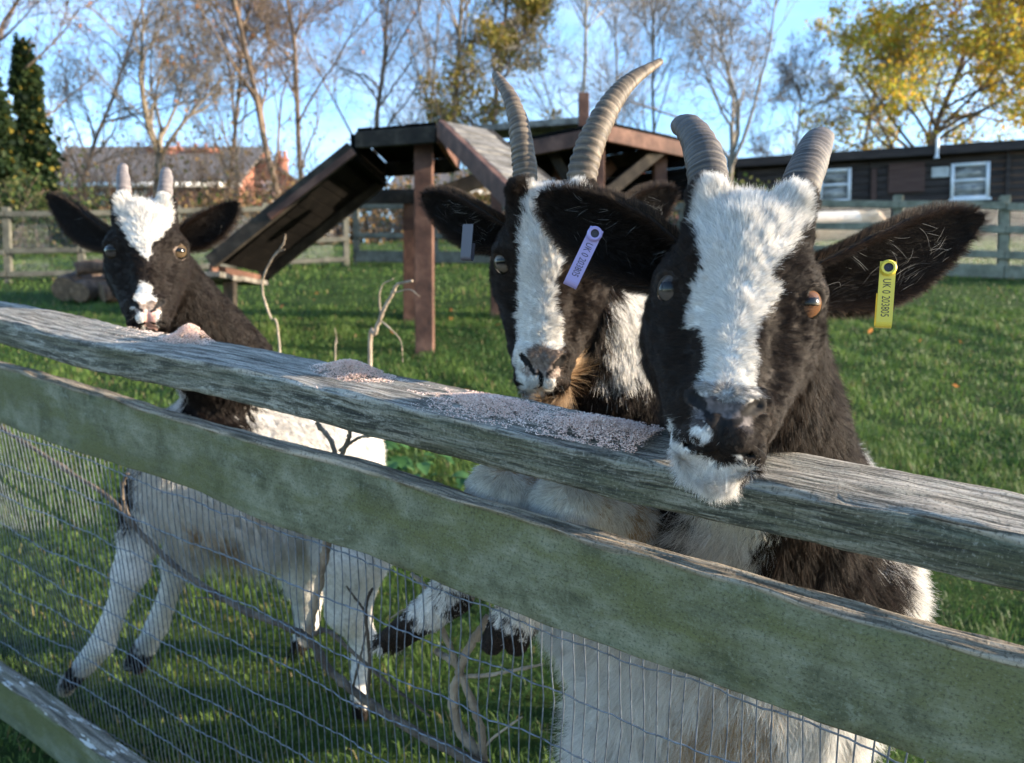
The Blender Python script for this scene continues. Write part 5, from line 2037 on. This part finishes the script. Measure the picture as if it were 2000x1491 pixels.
sg2 = 'dead saplings sticking up from the grass'
stick('pale crooked dead sapling in front of the red post', [
    ([down_to_ground(718, 730, 1.45)] + A(1.45, (722, 705), (733, 650), (752, 600), (768, 572), (776, 556), (806, 549)), .0065, .0030),
    (A(1.45, (744, 620), (741, 580), (748, 556), (768, 545)), .0028, .0014),
    (A(1.45, (744, 627), (765, 645), (783, 668), (787, 708)), .0022, .0012),
    (A(1.45, (770, 572), (800, 566), (820, 580)), .0018, .0010)], M_STICK_PALE, 84, sg2, 'sapling')
stick('thin curved dead sapling under the ramp', [
    ([down_to_ground(552, 720, 1.55)] + A(1.55, (546, 680), (528, 620), (515, 580), (514, 545), (532, 505), (552, 480), (558, 458)), .0042, .0018),
    (A(1.55, (532, 505), (545, 492), (556, 488)), .0018, .001)], M_STICK_PALE, 85, sg2, 'sapling')
stick('faint dry stalk left of the crooked sapling', [
    ([down_to_ground(655, 740, 1.8)] + A(1.8, (655, 700), (658, 670), (654, 640)), .0026, .0012)], M_STICK_PALE, 86, sg2, 'sapling')


def weed(label, u, v, seed, n=26, size=.075):
    rr = np.random.default_rng(seed)
    b = gpt(u, v)
    root = empty('weed_plant', S2W(b), label, 'plant', 'broad leafed weeds in the grass')
    for i in range(n):
        az = rr.random() * 6.283; R_ = .03 + .16 * rr.random(); hgt = .04 + .15 * rr.random()
        c = b + np.array([math.cos(az) * R_, math.sin(az) * R_, hgt])
        d = np.array([math.cos(az), math.sin(az), -.15 + .5 * rr.random()]); d /= np.linalg.norm(d)
        s = np.cross(d, [0, 0, 1.0]); s /= np.linalg.norm(s); nn = np.cross(s, d)
        L_ = size * (.6 + .7 * rr.random())
        V = []; k = 6
        for j in range(k):
            q = j / (k - 1)
            w_ = L_ * .36 * math.sin(math.pi * min(q * .92 + .06, 1)) ** .8
            mid = c + d * L_ * q - np.array([0, 0, 1]) * L_ * .35 * q * q
            V += [mid - s * w_ + nn * w_ * .35, mid, mid + s * w_ + nn * w_ * .35]
        F = []
        for j in range(k - 1):
            a = j * 3
            F += [[a, a + 1, a + 4, a + 3], [a + 1, a + 2, a + 5, a + 4]]
        g = rr.random()
        cc = np.array([.035, .10, .03]) * (1 - g) + np.array([.09, .20, .07]) * g
        mk('leaf', V, F, M_LEAF, root, smooth=True, attrs={'tint': ('FLOAT_COLOR', 'POINT', np.tile([*cc, 1], (len(V), 1)))})
        P = spline(np.array([b + [0, 0, 0], (b + c) / 2 + [0, 0, .03], c]), 5)
        if i % 2 == 0:
            V, F = tubes(P[None], np.full((1, 5), .0018), 4)
            mk('stalk', V, F, M_STALK, root)


M_STALK = flat_mat('green_stalk', (.06, .12, .03), rough=.6)
weed('pale green broad leafed weed below the top rail', 735, 935, 91)
weed('broad leafed weed right of the paler one', 815, 950, 92, n=20)
weed('small weed by the middle goat white chest', 905, 985, 93, n=14, size=.05)

rl = np.random.default_rng(95)
n = 90
lp_ = np.stack([rl.uniform(-4.5, 5.0, n), rl.uniform(1.8, 8.5, n), rl.uniform(.02, .05, n)], 1)
V, F = leaf_faces(rl, lp_, .05, 0, .8)
cc = np.array(ORANGE + [(.22, .14, .08)])[rl.integers(0, 4, n)] * (.6 + .6 * rl.random((n, 1)))
fl = mk('fallen_leaves', V, F, M_LEAF, attrs={'tint': ('FLOAT_COLOR', 'POINT', np.repeat(np.c_[cc, np.ones(n)], 4, 0))})
tag(fl, 'brown fallen leaves scattered over the grass', 'leaves', kind='stuff')


def tuft(p, x0, x1, y0, y1):
    return (p[:, 0] > x0) & (p[:, 0] < x1) & (p[:, 1] > y0) & (p[:, 1] < y1)


def ear_tag(parent, top, down, face, width, length, mat, text=None, button=True, rng=None, back=.8):
    """plastic strap folded into a loop through the ear, with a stud and its stamped number"""
    top = np.asarray(top, float)
    d = np.asarray(down, float); d /= np.linalg.norm(d)
    f = np.asarray(face, float); f -= d * (f @ d); f /= np.linalg.norm(f)
    w = np.cross(d, f)
    r = .0042
    path = []
    for s in np.linspace(-.12, 1, 10): path.append((s * length, 0.0))
    for a in np.linspace(0, np.pi, 9)[1:]: path.append((length + r * math.sin(a), -r + r * math.cos(a)))
    for s in np.linspace(1, 1 - back, 6)[1:]: path.append((s * length, -2 * r))
    path = np.array(path)
    tg = np.gradient(path, axis=0); tg /= np.linalg.norm(tg, axis=1, keepdims=True)
    nn = np.stack([-tg[:, 1], tg[:, 0]], 1)
    th = .0011
    V = []
    for (a, b), n_ in zip(path, nn):
        for sw in (-1, 1):
            for sn in (-1, 1):
                q = np.array([a, b]) + n_ * sn * th / 2
                V.append(top + d * q[0] + f * q[1] + w * sw * width / 2)
    n = len(path); F = []
    for i in range(n - 1):
        a = i * 4; b = a + 4
        F += [[a, b, b + 1, a + 1], [a + 1, b + 1, b + 3, a + 3], [a + 3, b + 3, b + 2, a + 2], [a + 2, b + 2, b, a]]
    F += [[0, 1, 3, 2], [4 * n - 4, 4 * n - 2, 4 * n - 1, 4 * n - 3]]
    mi = [0] * len(F)
    V = list(V)
    if button:
        c = top + f * .0016 - d * .0
        prof = [(width * .50, -.001), (width * .54, .0010), (width * .44, .0028), (width * .30, .0025), (width * .27, .0010), (.0001, .0010)]
        k = 22; b0 = len(V)
        for (rr, hh) in prof:
            for j in range(k):
                t = j / k * 2 * math.pi
                V.append(c + f * hh + rr * (d * math.cos(t) + w * math.sin(t)))
        for i in range(len(prof) - 1):
            for j in range(k):
                j2 = (j + 1) % k
                F.append([b0 + i * k + j, b0 + (i + 1) * k + j, b0 + (i + 1) * k + j2, b0 + i * k + j2]); mi.append(1 if i >= 3 else 0)
    if text:
        cu = bpy.data.curves.new('stamp', 'FONT'); cu.body = text; cu.size = 1.0; cu.align_y = 'CENTER'
        to = bpy.data.objects.new('stamp', cu)
        me = to.to_mesh()
        tv = np.array([v.co[:] for v in me.vertices]); tf = [list(p.vertices) for p in me.polygons]
        to.to_mesh_clear(); bpy.data.objects.remove(to); bpy.data.curves.remove(cu)
        x0, x1 = tv[:, 0].min(), tv[:, 0].max()
        hh = np.ptp(tv[:, 1])
        b0 = len(V)
        L = length * .70; H = width * .50
        for q in tv:
            a = length * .20 + (q[0] - x0) / (x1 - x0) * L
            V.append(top + d * a + w * (-(q[1] - tv[:, 1].mean()) / hh * H) * TAG_FLIP + f * (th / 2 + .00012))
        F += [[b0 + i for i in q] for q in tf]; mi += [1] * len(tf)
    return mk('ear_tag', np.array(V), F, None, parent, mats=[mat, M_TAGPRINT], midx=mi)


TAG_FLIP = 1
M_TAGPRINT = flat_mat('tag_print', (.02, .02, .03), rough=.6)
M_TAG_LILAC = flat_mat('tag_lilac', (.25, .22, .42), rough=.35, noise_amt=.05)
M_TAG_YELLOW = flat_mat('tag_yellow', (.62, .50, .06), rough=.35, noise_amt=.06)
M_TAG_GREY = flat_mat('tag_grey', (.075, .07, .085), rough=.4, noise_amt=.05)
M_HORN_F = horn_mat('horn_brown_grey', (.024, .021, .018), (.085, .071, .059), (.165, .138, .11))
M_HORN_M = horn_mat('horn_tan', (.032, .025, .018), (.115, .088, .062), (.225, .175, .12))
M_HORN_L = horn_mat('horn_young', (.09, .08, .082), (.16, .14, .14), (.25, .22, .205))

HF = Head((.1885, .6366, 1.1676), (-.7054, .1684, -.2288))
HM = Head((.0447, .9371, 1.158), (-.1979, .041, -.088))
HL = Head((-.6509, 1.3806, 1.1249), (-.5502, -.0539, .3862))
GOATS = []


def common_len(q):
    """hair length over a head (metres)"""
    x, f, z = q.T
    L = np.full(len(q), .0072)
    fore = np.clip((z - 5) / 40, 0, 1) * np.clip((50 - np.abs(x)) / 20, 0, 1) * np.clip((f + 30) / 30, 0, 1)
    L += .0095 * fore * np.clip((88 - z) / 20, .25, 1)
    L -= .0030 * np.clip((-z - 70) / 30, 0, 1)
    L += .007 * np.clip((-f - 35) / 30, 0, 1)
    chin = np.clip((-z - 142) / 12, 0, 1) * np.clip((22 - f) / 14, 0, 1)
    L += .011 * chin
    nose = (np.abs(x) < 22) & (f > 30) & (z < -116) & (z > -142)
    L = np.where(nose, .0018, L)
    return L


# ---- the nearest goat, chin on the top rail
BLAZE_F = [(-49.9, 60.5), (-44, 88), (-15, 100), (15, 100), (44, 90), (50, 72), (55.9, 56.9), (45.1, 38.4), (40.9, 25.8), (28.9, 9.4), (25.2, -.8), (23.6, -7.8), (26.9, -12.6), (34, -15.4), (28.2, -29), (25, -37.8), (10.8, -55.8), (13.3, -71.4), (14.5, -63.9), (18.3, -81.6), (21, -104), (8.1, -119), (-5.7, -121), (-19.5, -114), (-21.9, -105.9), (-18.3, -92), (-24.2, -62.5), (-24.2, -54.4), (-40.9, -47), (-38.4, -20.3), (-36.8, -9.4), (-39.2, 15.3), (-53.2, 50)]
CHIN_F = [(-38, -126), (-29.4, -145), (-18.4, -156), (-6.4, -160), (4.7, -160.5), (17.6, -155), (30, -156), (26, -175), (0, -190), (-24, -180), (-40, -150)]
LIP_F = [(-18.4, -130.8), (-8.7, -142), (-4.2, -150.8), (-8, -155.1), (-19.3, -148.8), (-19.2, -140.1)]


def code_head_F(q):
    x, f, z = q.T
    c = np.zeros(len(q), int)
    c[inpoly(x * 1.17, z, BLAZE_F) & (f > -32)] = 1
    c[inpoly(x, z, CHIN_F) & (f > -34)] = 1
    c[inpoly(x, z, LIP_F) & (f > 14)] = 1
    c[(np.abs(x) < 24) & (f > 28) & (z < -106) & (z > -123)] = 7
    c[(np.abs(x) < 21) & (f > 30) & (z <= -121) & (z > -141)] = 3
    c[(np.abs(x) < 15 - (-z - 132) * .55) & (z < -132) & (z > -158) & (f > 24)] = 0
    c[(np.abs(x) < 2.6) & (z < -133) & (z > -158) & (f > 28)] = 6
    return c


def body_F():
    legs = [leg([(.165, .90, .72), (.145, .855, .50), (.14, .87, .30), (.14, .89, .07)], [.082, .052, .032, .02]),
            leg([(.365, .86, .72), (.35, .81, .50), (.35, .83, .30), (.35, .85, .07)], [.082, .052, .032, .02]),
            leg([(.27, 1.52, .6), (.26, 1.46, .42), (.26, 1.58, .27), (.26, 1.55, .06)], [.12, .07, .035, .02]),
            leg([(.48, 1.52, .6), (.48, 1.46, .42), (.48, 1.58, .27), (.48, 1.55, .06)], [.12, .07, .035, .02])]
    tt = [toes((.14, .89, .075), (.14, .855, .012), (1, 0, 0)), toes((.35, .85, .075), (.35, .815, .012), (1, 0, 0)),
          toes((.26, 1.55, .075), (.26, 1.51, .012), (1, 0, 0)), toes((.48, 1.55, .075), (.48, 1.51, .012), (1, 0, 0))]

    def f(p):
        d = n_cone(p, (.31, .92, .70), (.37, 1.12, .69), .165, .195)
        d = smin(d, n_cone(p, (.37, 1.12, .69), (.38, 1.46, .68), .195, .165), .08)
        d = smin(d, n_ell(p, (.335, .93, .72), (.19, .17, .22)), .08)
        d = smin(d, n_ell(p, (.26, .90, .66), (.11, .10, .15)), .06)
        for q in legs: d = smin(d, q(p), .05)
        for q in tt: d = smin(d, q(p), .012)
        return d
    return f


W_TAN = Waves(44, .055)


def code_body_F(p):
    x, y, z = p.T
    c = np.ones(len(p), int)
    bx = .475 - (.83 - z) * .25
    dark = (z > .735) & (x < bx) & (y < 1.15)
    c[dark] = 0
    c[(z > .83) & (x > .425) & (z < 1.0)] = 1
    c[(z < .93) & (z > .5) & (x > .200) & (x < .268) & (y < .95)] = 1
    c[(z < .71) & (z > .38) & (x > .205) & (x < .315) & (y < 1.0) & (W_TAN(p * np.array([1, 1, .35])) > .25)] = 2
    c[z < .06] = 0
    return c


def body_len(p):
    x, y, z = p.T
    L = np.where(z > .88, .016, .024)
    L += .022 * np.clip((.75 - z) / .2, 0, 1) * np.clip((z - .36) / .12, 0, 1)
    L = np.where(z < .36, .011, L)
    L = np.where(z < .08, .003, L)
    return L


def comb_F(p):
    d = np.zeros_like(p)
    d[:, 1] = .35; d[:, 2] = -1.0
    d[:, 0] = (p[:, 0] - .33) * 1.2
    return d


rootF, bodyF, rngF, _ = make_goat('nearest goat with white blaze and chin resting on the top rail', (.34, 1.1), HF, body_F(),
    (HF.out((0, -48, -8))[0], (.315, .87, .88), .066, .108), (-.02, .55, -.01), (.70, 1.80, 1.28),
    code_head_F, code_body_F, common_len, body_len, 21, hb=.0075, comb_body=comb_F, brown=.46)
for sd_ in (-1, 1):
    make_eye(HF, sd_, rootF, (.055, .043, .034) if sd_ < 0 else (.11, .053, .026))
make_horn(rootF, [at(1387, 408, .682), at(1384, 352, .692), at(1377, 310, .712), at(1363, 274, .742), at(1345, 250, .772), at(1333, 246, .792)],
          [.0182, .0182, .0178, .0165, .0145, .0125], M_HORN_F, ridges=23, amp=.032, seed=1)
make_horn(rootF, [at(1552, 420, .665), at(1565, 362, .675), at(1579, 322, .698), at(1592, 288, .728), at(1602, 270, .752)],
          [.0172, .0170, .0165, .0152, .0132], M_HORN_F, ridges=20, amp=.026, seed=2)
earFl = make_ear(rootF, HF.out((-46, -30, 34))[0], at(1052, 384, .705), .0315, (.15, -1, -.12), rngF, cup=.95, white=.45, bend=(0, -.008, -.004))
earFr = make_ear(rootF, HF.out((46, -30, 30))[0], at(1922, 426, .70), .0335, (-.10, -1, -.12), rngF, cup=.85, white=.8, bend=(0, -.006, -.010))
ear_tag(rootF, at(1161, 458, .655), at(1116, 552, .655) - at(1161, 458, .655), (-.1, -1, .1), .0122, .0440, M_TAG_LILAC, 'UK 0 203805', rng=rngF)
ear_tag(rootF, at(1734, 524, .645), at(1726, 634, .645) - at(1734, 524, .645), (-.32, -1, .1), .0125, .0455, M_TAG_YELLOW, 'UK 0 203805', rng=rngF, back=.55)

# ---- the middle goat, forelegs propped on the second rail
BLAZE_M = [(-28.4, 75.8), (-28, 58), (-30.3, 42.8), (-36, 25.9), (-33.9, -.7), (-35.9, -24.3), (-36, -69.9), (-34.2, -93.3), (-38.5, -112.2), (-34, -138.9), (-24, -165), (1.7, -168), (18.9, -151.1), (19, -138), (24, -114), (25.2, -101), (16.6, -72.3), (9, -34.2), (17.1, -14.6), (29.8, 2.8), (33, 32.2), (44, 82), (20, 100), (-10, 98)]


def code_head_M(q):
    x, f, z = q.T
    c = np.zeros(len(q), int)
    c[inpoly(x * 1.10, z, BLAZE_M) & (f > -20)] = 1
    c[(f < 4) & (z < -118) & (x > -8)] = 2
    c[(np.abs(x) < 22) & (f > 29) & (z < -119) & (z > -141)] = 5
    c[(np.abs(x) < 2.6) & (z < -133) & (z > -158) & (f > 28)] = 6
    c[(np.abs(x) < 22) & (f > 28) & (z <= -106) & (z > -122) & (x > -16)] = 5
    return c


def len_M(q):
    x, f, z = q.T
    L = common_len(q)
    return np.where((f < 4) & (z < -118) & (x > -8), .040, L)


kneeL, fetL, hoofL = at_n(978, 968, .685), at_n(885, 1160, .665), at_n(760, 1256, .66)
kneeR, fetR, hoofR = at_n(1112, 995, .695), at_n(1018, 1180, .675), at_n(985, 1258, .662)


def body_M():
    parts = [leg([(.14, 1.00, .80), (.10, .93, .82), kneeL, kneeL + (fetL - kneeL) * .25, fetL], [.07, .044, .034, .023, .024]),
             leg([(.19, .98, .80), (.15, .90, .82), kneeR, kneeR + (fetR - kneeR) * .25, fetR], [.07, .044, .035, .023, .025]),
             leg([(.30, 1.42, .42), (.27, 1.36, .30), (.27, 1.46, .2), (.27, 1.44, .06)], [.11, .065, .033, .02]),
             leg([(.44, 1.42, .42), (.42, 1.36, .30), (.43, 1.46, .2), (.43, 1.44, .06)], [.11, .065, .033, .02])]
    side = np.cross(hoofL - fetL, FN)
    tt = [toes(fetL, hoofL, FN * .8 + side / np.linalg.norm(side) * .5, .009, fr=.024, r1=.013), toes(fetR, hoofR, (.9, .2, -.2), .015, fr=.024, r1=.014),
          toes((.27, 1.44, .075), (.27, 1.40, .012), (1, 0, 0)), toes((.43, 1.44, .075), (.43, 1.40, .012), (1, 0, 0))]

    def f(p):
        d = n_cone(p, (.175, 1.05, .80), (.235, 1.18, .58), .125, .165)
        d = smin(d, n_cone(p, (.235, 1.18, .58), (.35, 1.42, .44), .165, .14), .08)
        for q in parts: d = smin(d, q(p), .03)
        for q in tt: d = smin(d, q(p), .012)
        return d
    return f


def code_body_M(p):
    x, y, z = p.T
    n = p @ FN
    c = np.ones(len(p), int)
    neck = (z > .875) & (n > .80)
    c[neck] = 0
    u, v, d = project(p)
    c[(z > 1.0) & (x > .125) & (z < 1.13)] = 1
    c[(z > .80) & (z < .872) & (x > .06) & (n > .76) & (np.sin(x * 60) > -.2)] = 2
    c[(np.linalg.norm(p - kneeL - np.array([.018, 0, .01]), axis=1) < .022) | (np.linalg.norm(p - kneeR - np.array([.022, 0, .012]), axis=1) < .018)] = 2
    for a, b in ((fetL, hoofL), (fetR, hoofR)):
        t = ((p - a) @ (b - a)) / ((b - a) @ (b - a))
        near = np.linalg.norm(p - (a + b) / 2, axis=1) < .085
        c[near & (t > .42)] = 0
    c[z < .06] = 0
    return c


def len_body_M(p):
    x, y, z = p.T
    n = p @ FN
    L = body_len(p)
    L = np.where((z > .9) & (n > .8), .022, L)
    L = np.where((n < .80) & (z > .6), .010, L)
    for a, b in ((fetL, hoofL), (fetR, hoofR)):
        t = ((p - a) @ (b - a)) / ((b - a) @ (b - a))
        near = np.linalg.norm(p - (a + b) / 2, axis=1) < .075
        L = np.where(near & (t > -.2), .006, L)
        L = np.where(near & (t > .45), .002, L)
    return L


def comb_M(p):
    d = np.zeros_like(p)
    n = p @ FN
    d[:, 1] = .2; d[:, 2] = -1.0
    d[:, 0] = np.where(n > .8, -.1, -.25)
    return d


rootM, bodyM, rngM, _ = make_goat('middle goat with long curved horns, propped up with its hooves on the wire', (.33, 1.35), HM, body_M(),
    (HM.out((0, -52, -12))[0], (.19, 1.08, .90), .064, .115), (-.25, .62, -.01), (.58, 1.62, 1.28),
    code_head_M, code_body_M, len_M, len_body_M, 22, hb=.0065, comb_body=comb_M, brown=.46)
for sd_ in (-1, 1):
    make_eye(HM, sd_, rootM, (.09, .07, .05))
make_horn(rootM, [at(1027, 392, .925), at(1025, 330, .930), at(1018, 270, .940), at(1006, 215, .958), at(986, 172, .98), at(966, 146, 1.0)],
          [.0150, .0148, .0135, .0112, .0082, .0046], M_HORN_M, ridges=30, amp=.05, seed=3)
make_horn(rootM, [at(1129, 392, .92), at(1142, 322, .924), at(1163, 260, .932), at(1193, 203, .946), at(1232, 158, .963), at(1290, 120, .985)],
          [.0180, .0178, .0165, .0140, .0105, .0046], M_HORN_M, ridges=26, amp=.05, seed=4)
earMl = make_ear(rootM, HM.out((-46, -34, 30))[0], at(824, 382, 1.0), .0275, (.12, -1, -.30), rngM, cup=1.0, white=.6, bend=(0, -.005, -.008))
earMr = make_ear(rootM, HM.out((46, -34, 34))[0], at(1322, 372, 1.0), .027, (-.15, -1, -.2), rngM, cup=1.0, white=.6, bend=(0, -.005, -.006))
ear_tag(rootM, at(914, 445, .955), at(910, 498, .955) - at(914, 445, .955), (-.45, -1, .1), .0145, .036, M_TAG_GREY, None, button=False, rng=rngM, back=.5)

# ---- the young goat on the left, standing
BLAZE_L = [(-48, 66.3), (-40, 86), (-20, 98), (22, 98), (46.1, 84), (49.8, 56.4), (43.8, 23.6), (21.4, -.6), (11.3, -13.5), (9, -33.5), (3.2, -43.7), (-9.9, -27), (-27.4, -5.7), (-39.2, 19.7), (-38.7, 38.9), (-51.2, 51.3)]
SNIP_L = [(-5.9, -80.5), (7.1, -93.6), (4.5, -103.6), (13.7, -115.8), (20, -122.7), (20, -141.2), (13, -158), (-7, -158), (-20, -150.4), (-14.1, -138.3), (-25.1, -127), (-18.7, -110.9), (-14.5, -91.8)]


def code_head_L(q):
    x, f, z = q.T
    c = np.zeros(len(q), int)
    c[inpoly(x * 1.10, z, BLAZE_L) & (f > -30)] = 1
    sn = inpoly(x, z, SNIP_L) & (f > 5)
    c[sn] = 1
    c[sn & (z < -120) & (z > -136) & (np.abs(x) < 20)] = 5
    c[sn & (z < -137) & (np.abs(x - 4) < 9)] = 4
    for s in (1,):
        ec = (EYE_C + EYE_D * 17) * np.array([s, 1, 1])
        dd = ((q - ec - np.array([-s * 5, 0, -7])) ** 2 / np.array([13, 18, 12]) ** 2).sum(1)
        c[dd < 1] = 5
    return c


def len_L(q):
    x, f, z = q.T
    L = common_len(q) * .85
    fore = np.clip((z - 5) / 40, 0, 1) * np.clip((50 - np.abs(x)) / 20, 0, 1) * np.clip((f + 30) / 30, 0, 1)
    return L + .006 * fore * np.clip((88 - z) / 20, .2, 1)


LFl = [at_n(290, 985, .86), at_n(255, 1120, .80), at_n(200, 1258, .745), at_n(128, 1342, .722)]
LFr = [at_n(385, 980, .95), at_n(350, 1105, .935), at_n(306, 1225, .90), at_n(262, 1302, .885)]
LHn = [at_n(640, 1050, 1.22), at_n(600, 1130, 1.20), at_n(600, 1215, 1.215), at_n(575, 1290, 1.18), at_n(562, 1340, 1.165)]
LHf = [at_n(690, 1080, 1.16), at_n(680, 1190, 1.13), at_n(710, 1250, 1.15), at_n(700, 1340, 1.11), at_n(703, 1400, 1.095)]


def body_L():
    parts = [leg([(-.74, 1.60, .60)] + LFl[:2] + [LFl[1] * .75 + LFl[2] * .25, LFl[2]], [.07, .048, .034, .0215, .0255]),
             leg([(-.66, 1.68, .60)] + LFr[:2] + [LFr[1] * .75 + LFr[2] * .25, LFr[2]], [.07, .048, .034, .0215, .0255]),
             leg([(-.57, 1.93, .52)] + LHn[:4], [.13, .075, .05, .027, .019]),
             leg([(-.48, 1.90, .52)] + LHf[:4], [.13, .085, .05, .027, .019])]
    tt = [toes(LFl[2], LFl[3], (.5, -.9, .1), .013, fr=.026, r1=.017), toes(LFr[2], LFr[3], (.9, -.4, 0), .015, fr=.026, r1=.017), toes(LHn[3], LHn[4], (.8, -.5, 0)), toes(LHf[3], LHf[4], (.8, -.5, 0))]

    def f(p):
        d = n_cone(p, (-.69, 1.64, .595), (-.585, 1.80, .55), .165, .20)
        d = smin(d, n_cone(p, (-.585, 1.80, .55), (-.535, 1.93, .545), .195, .168), .08)
        for q in parts: d = smin(d, q(p), .035)
        for q in tt: d = smin(d, q(p), .010)
        return d
    return f


def code_body_L(p):
    x, y, z = p.T
    c = np.ones(len(p), int)
    c[(z > .66) & (x < -.575 + (z - .7) * .1)] = 0
    c[z > .79] = 0
    c[(z > .66) & (z < .86) & (x > -.765) & (x < -.715)] = 1
    c[(x < -.80) & (z > .52) & (z < .64)] = 0
    c[(z < .53) & (z > .40) & (x > -.70) & (x < -.55) & (y < 1.8) & (np.sin(x * 40 + z * 20) > .4)] = 2
    c[z < .045] = 0
    for a, b in ((LFl[2], LFl[3]), (LFr[2], LFr[3])):
        t = ((p - a) @ (b - a)) / ((b - a) @ (b - a))
        near = np.linalg.norm(p - (a + b) / 2, axis=1) < .085
        c[near & (t > .5)] = 0
    return c


def len_body_L(p):
    x, y, z = p.T
    L = np.where(z > .74, .012, .018)
    belly = np.clip((.54 - z) / .1, 0, 1) * np.clip((z - .36) / .05, 0, 1) * np.clip((x + .80) / .1, 0, 1) * np.clip((-.50 - x) / .06, 0, 1)
    L += .085 * belly
    L = np.where((z < .37) | ((y < 1.56) & (z < .5)), .005, L)
    L = np.where((z > .2) & (z < .42) & (y > 1.75), .028, L)
    L = np.where(z < .05, .003, L)
    return L


def comb_L(p):
    d = np.zeros_like(p)
    d[:, 1] = .25; d[:, 0] = .2; d[:, 2] = -1.0
    return d


rootL, bodyL, rngL, _ = make_goat('young goat with short upright horns at the left end of the fence', (-.62, 1.75), HL, body_L(),
    (HL.out((0, -50, -12))[0], (-.64, 1.66, .83), .060, .105), (-1.15, 1.15, -.01), (-.28, 2.16, 1.25),
    code_head_L, code_body_L, len_L, len_body_L, 23, hb=.0075, comb_body=comb_L, brown=.20)
for sd_ in (-1, 1):
    make_eye(HL, sd_, rootL, (.035, .03, .026) if sd_ < 0 else (.075, .052, .03))
make_horn(rootL, [at(244, 405, 1.375), at(241, 360, 1.375), at(240, 326, 1.385)], [.0140, .0122, .0088], M_HORN_L, ridges=9, amp=.012, seed=5)
make_horn(rootL, [at(321, 408, 1.40), at(323, 366, 1.40), at(325, 334, 1.41)], [.0148, .0130, .0096], M_HORN_L, ridges=9, amp=.012, seed=6)
make_ear(rootL, HL.out((-46, -34, 28))[0], at(91, 382, 1.42), .0275, (.15, -1, -.1), rngL, cup=.85, white=.08, dens=9e5, bend=(0, -.005, -.016))
make_ear(rootL, HL.out((46, -34, 28))[0], at(464, 396, 1.43), .0275, (-.15, -1, -.1), rngL, cup=.85, white=.08, dens=9e5, bend=(0, -.005, -.012))
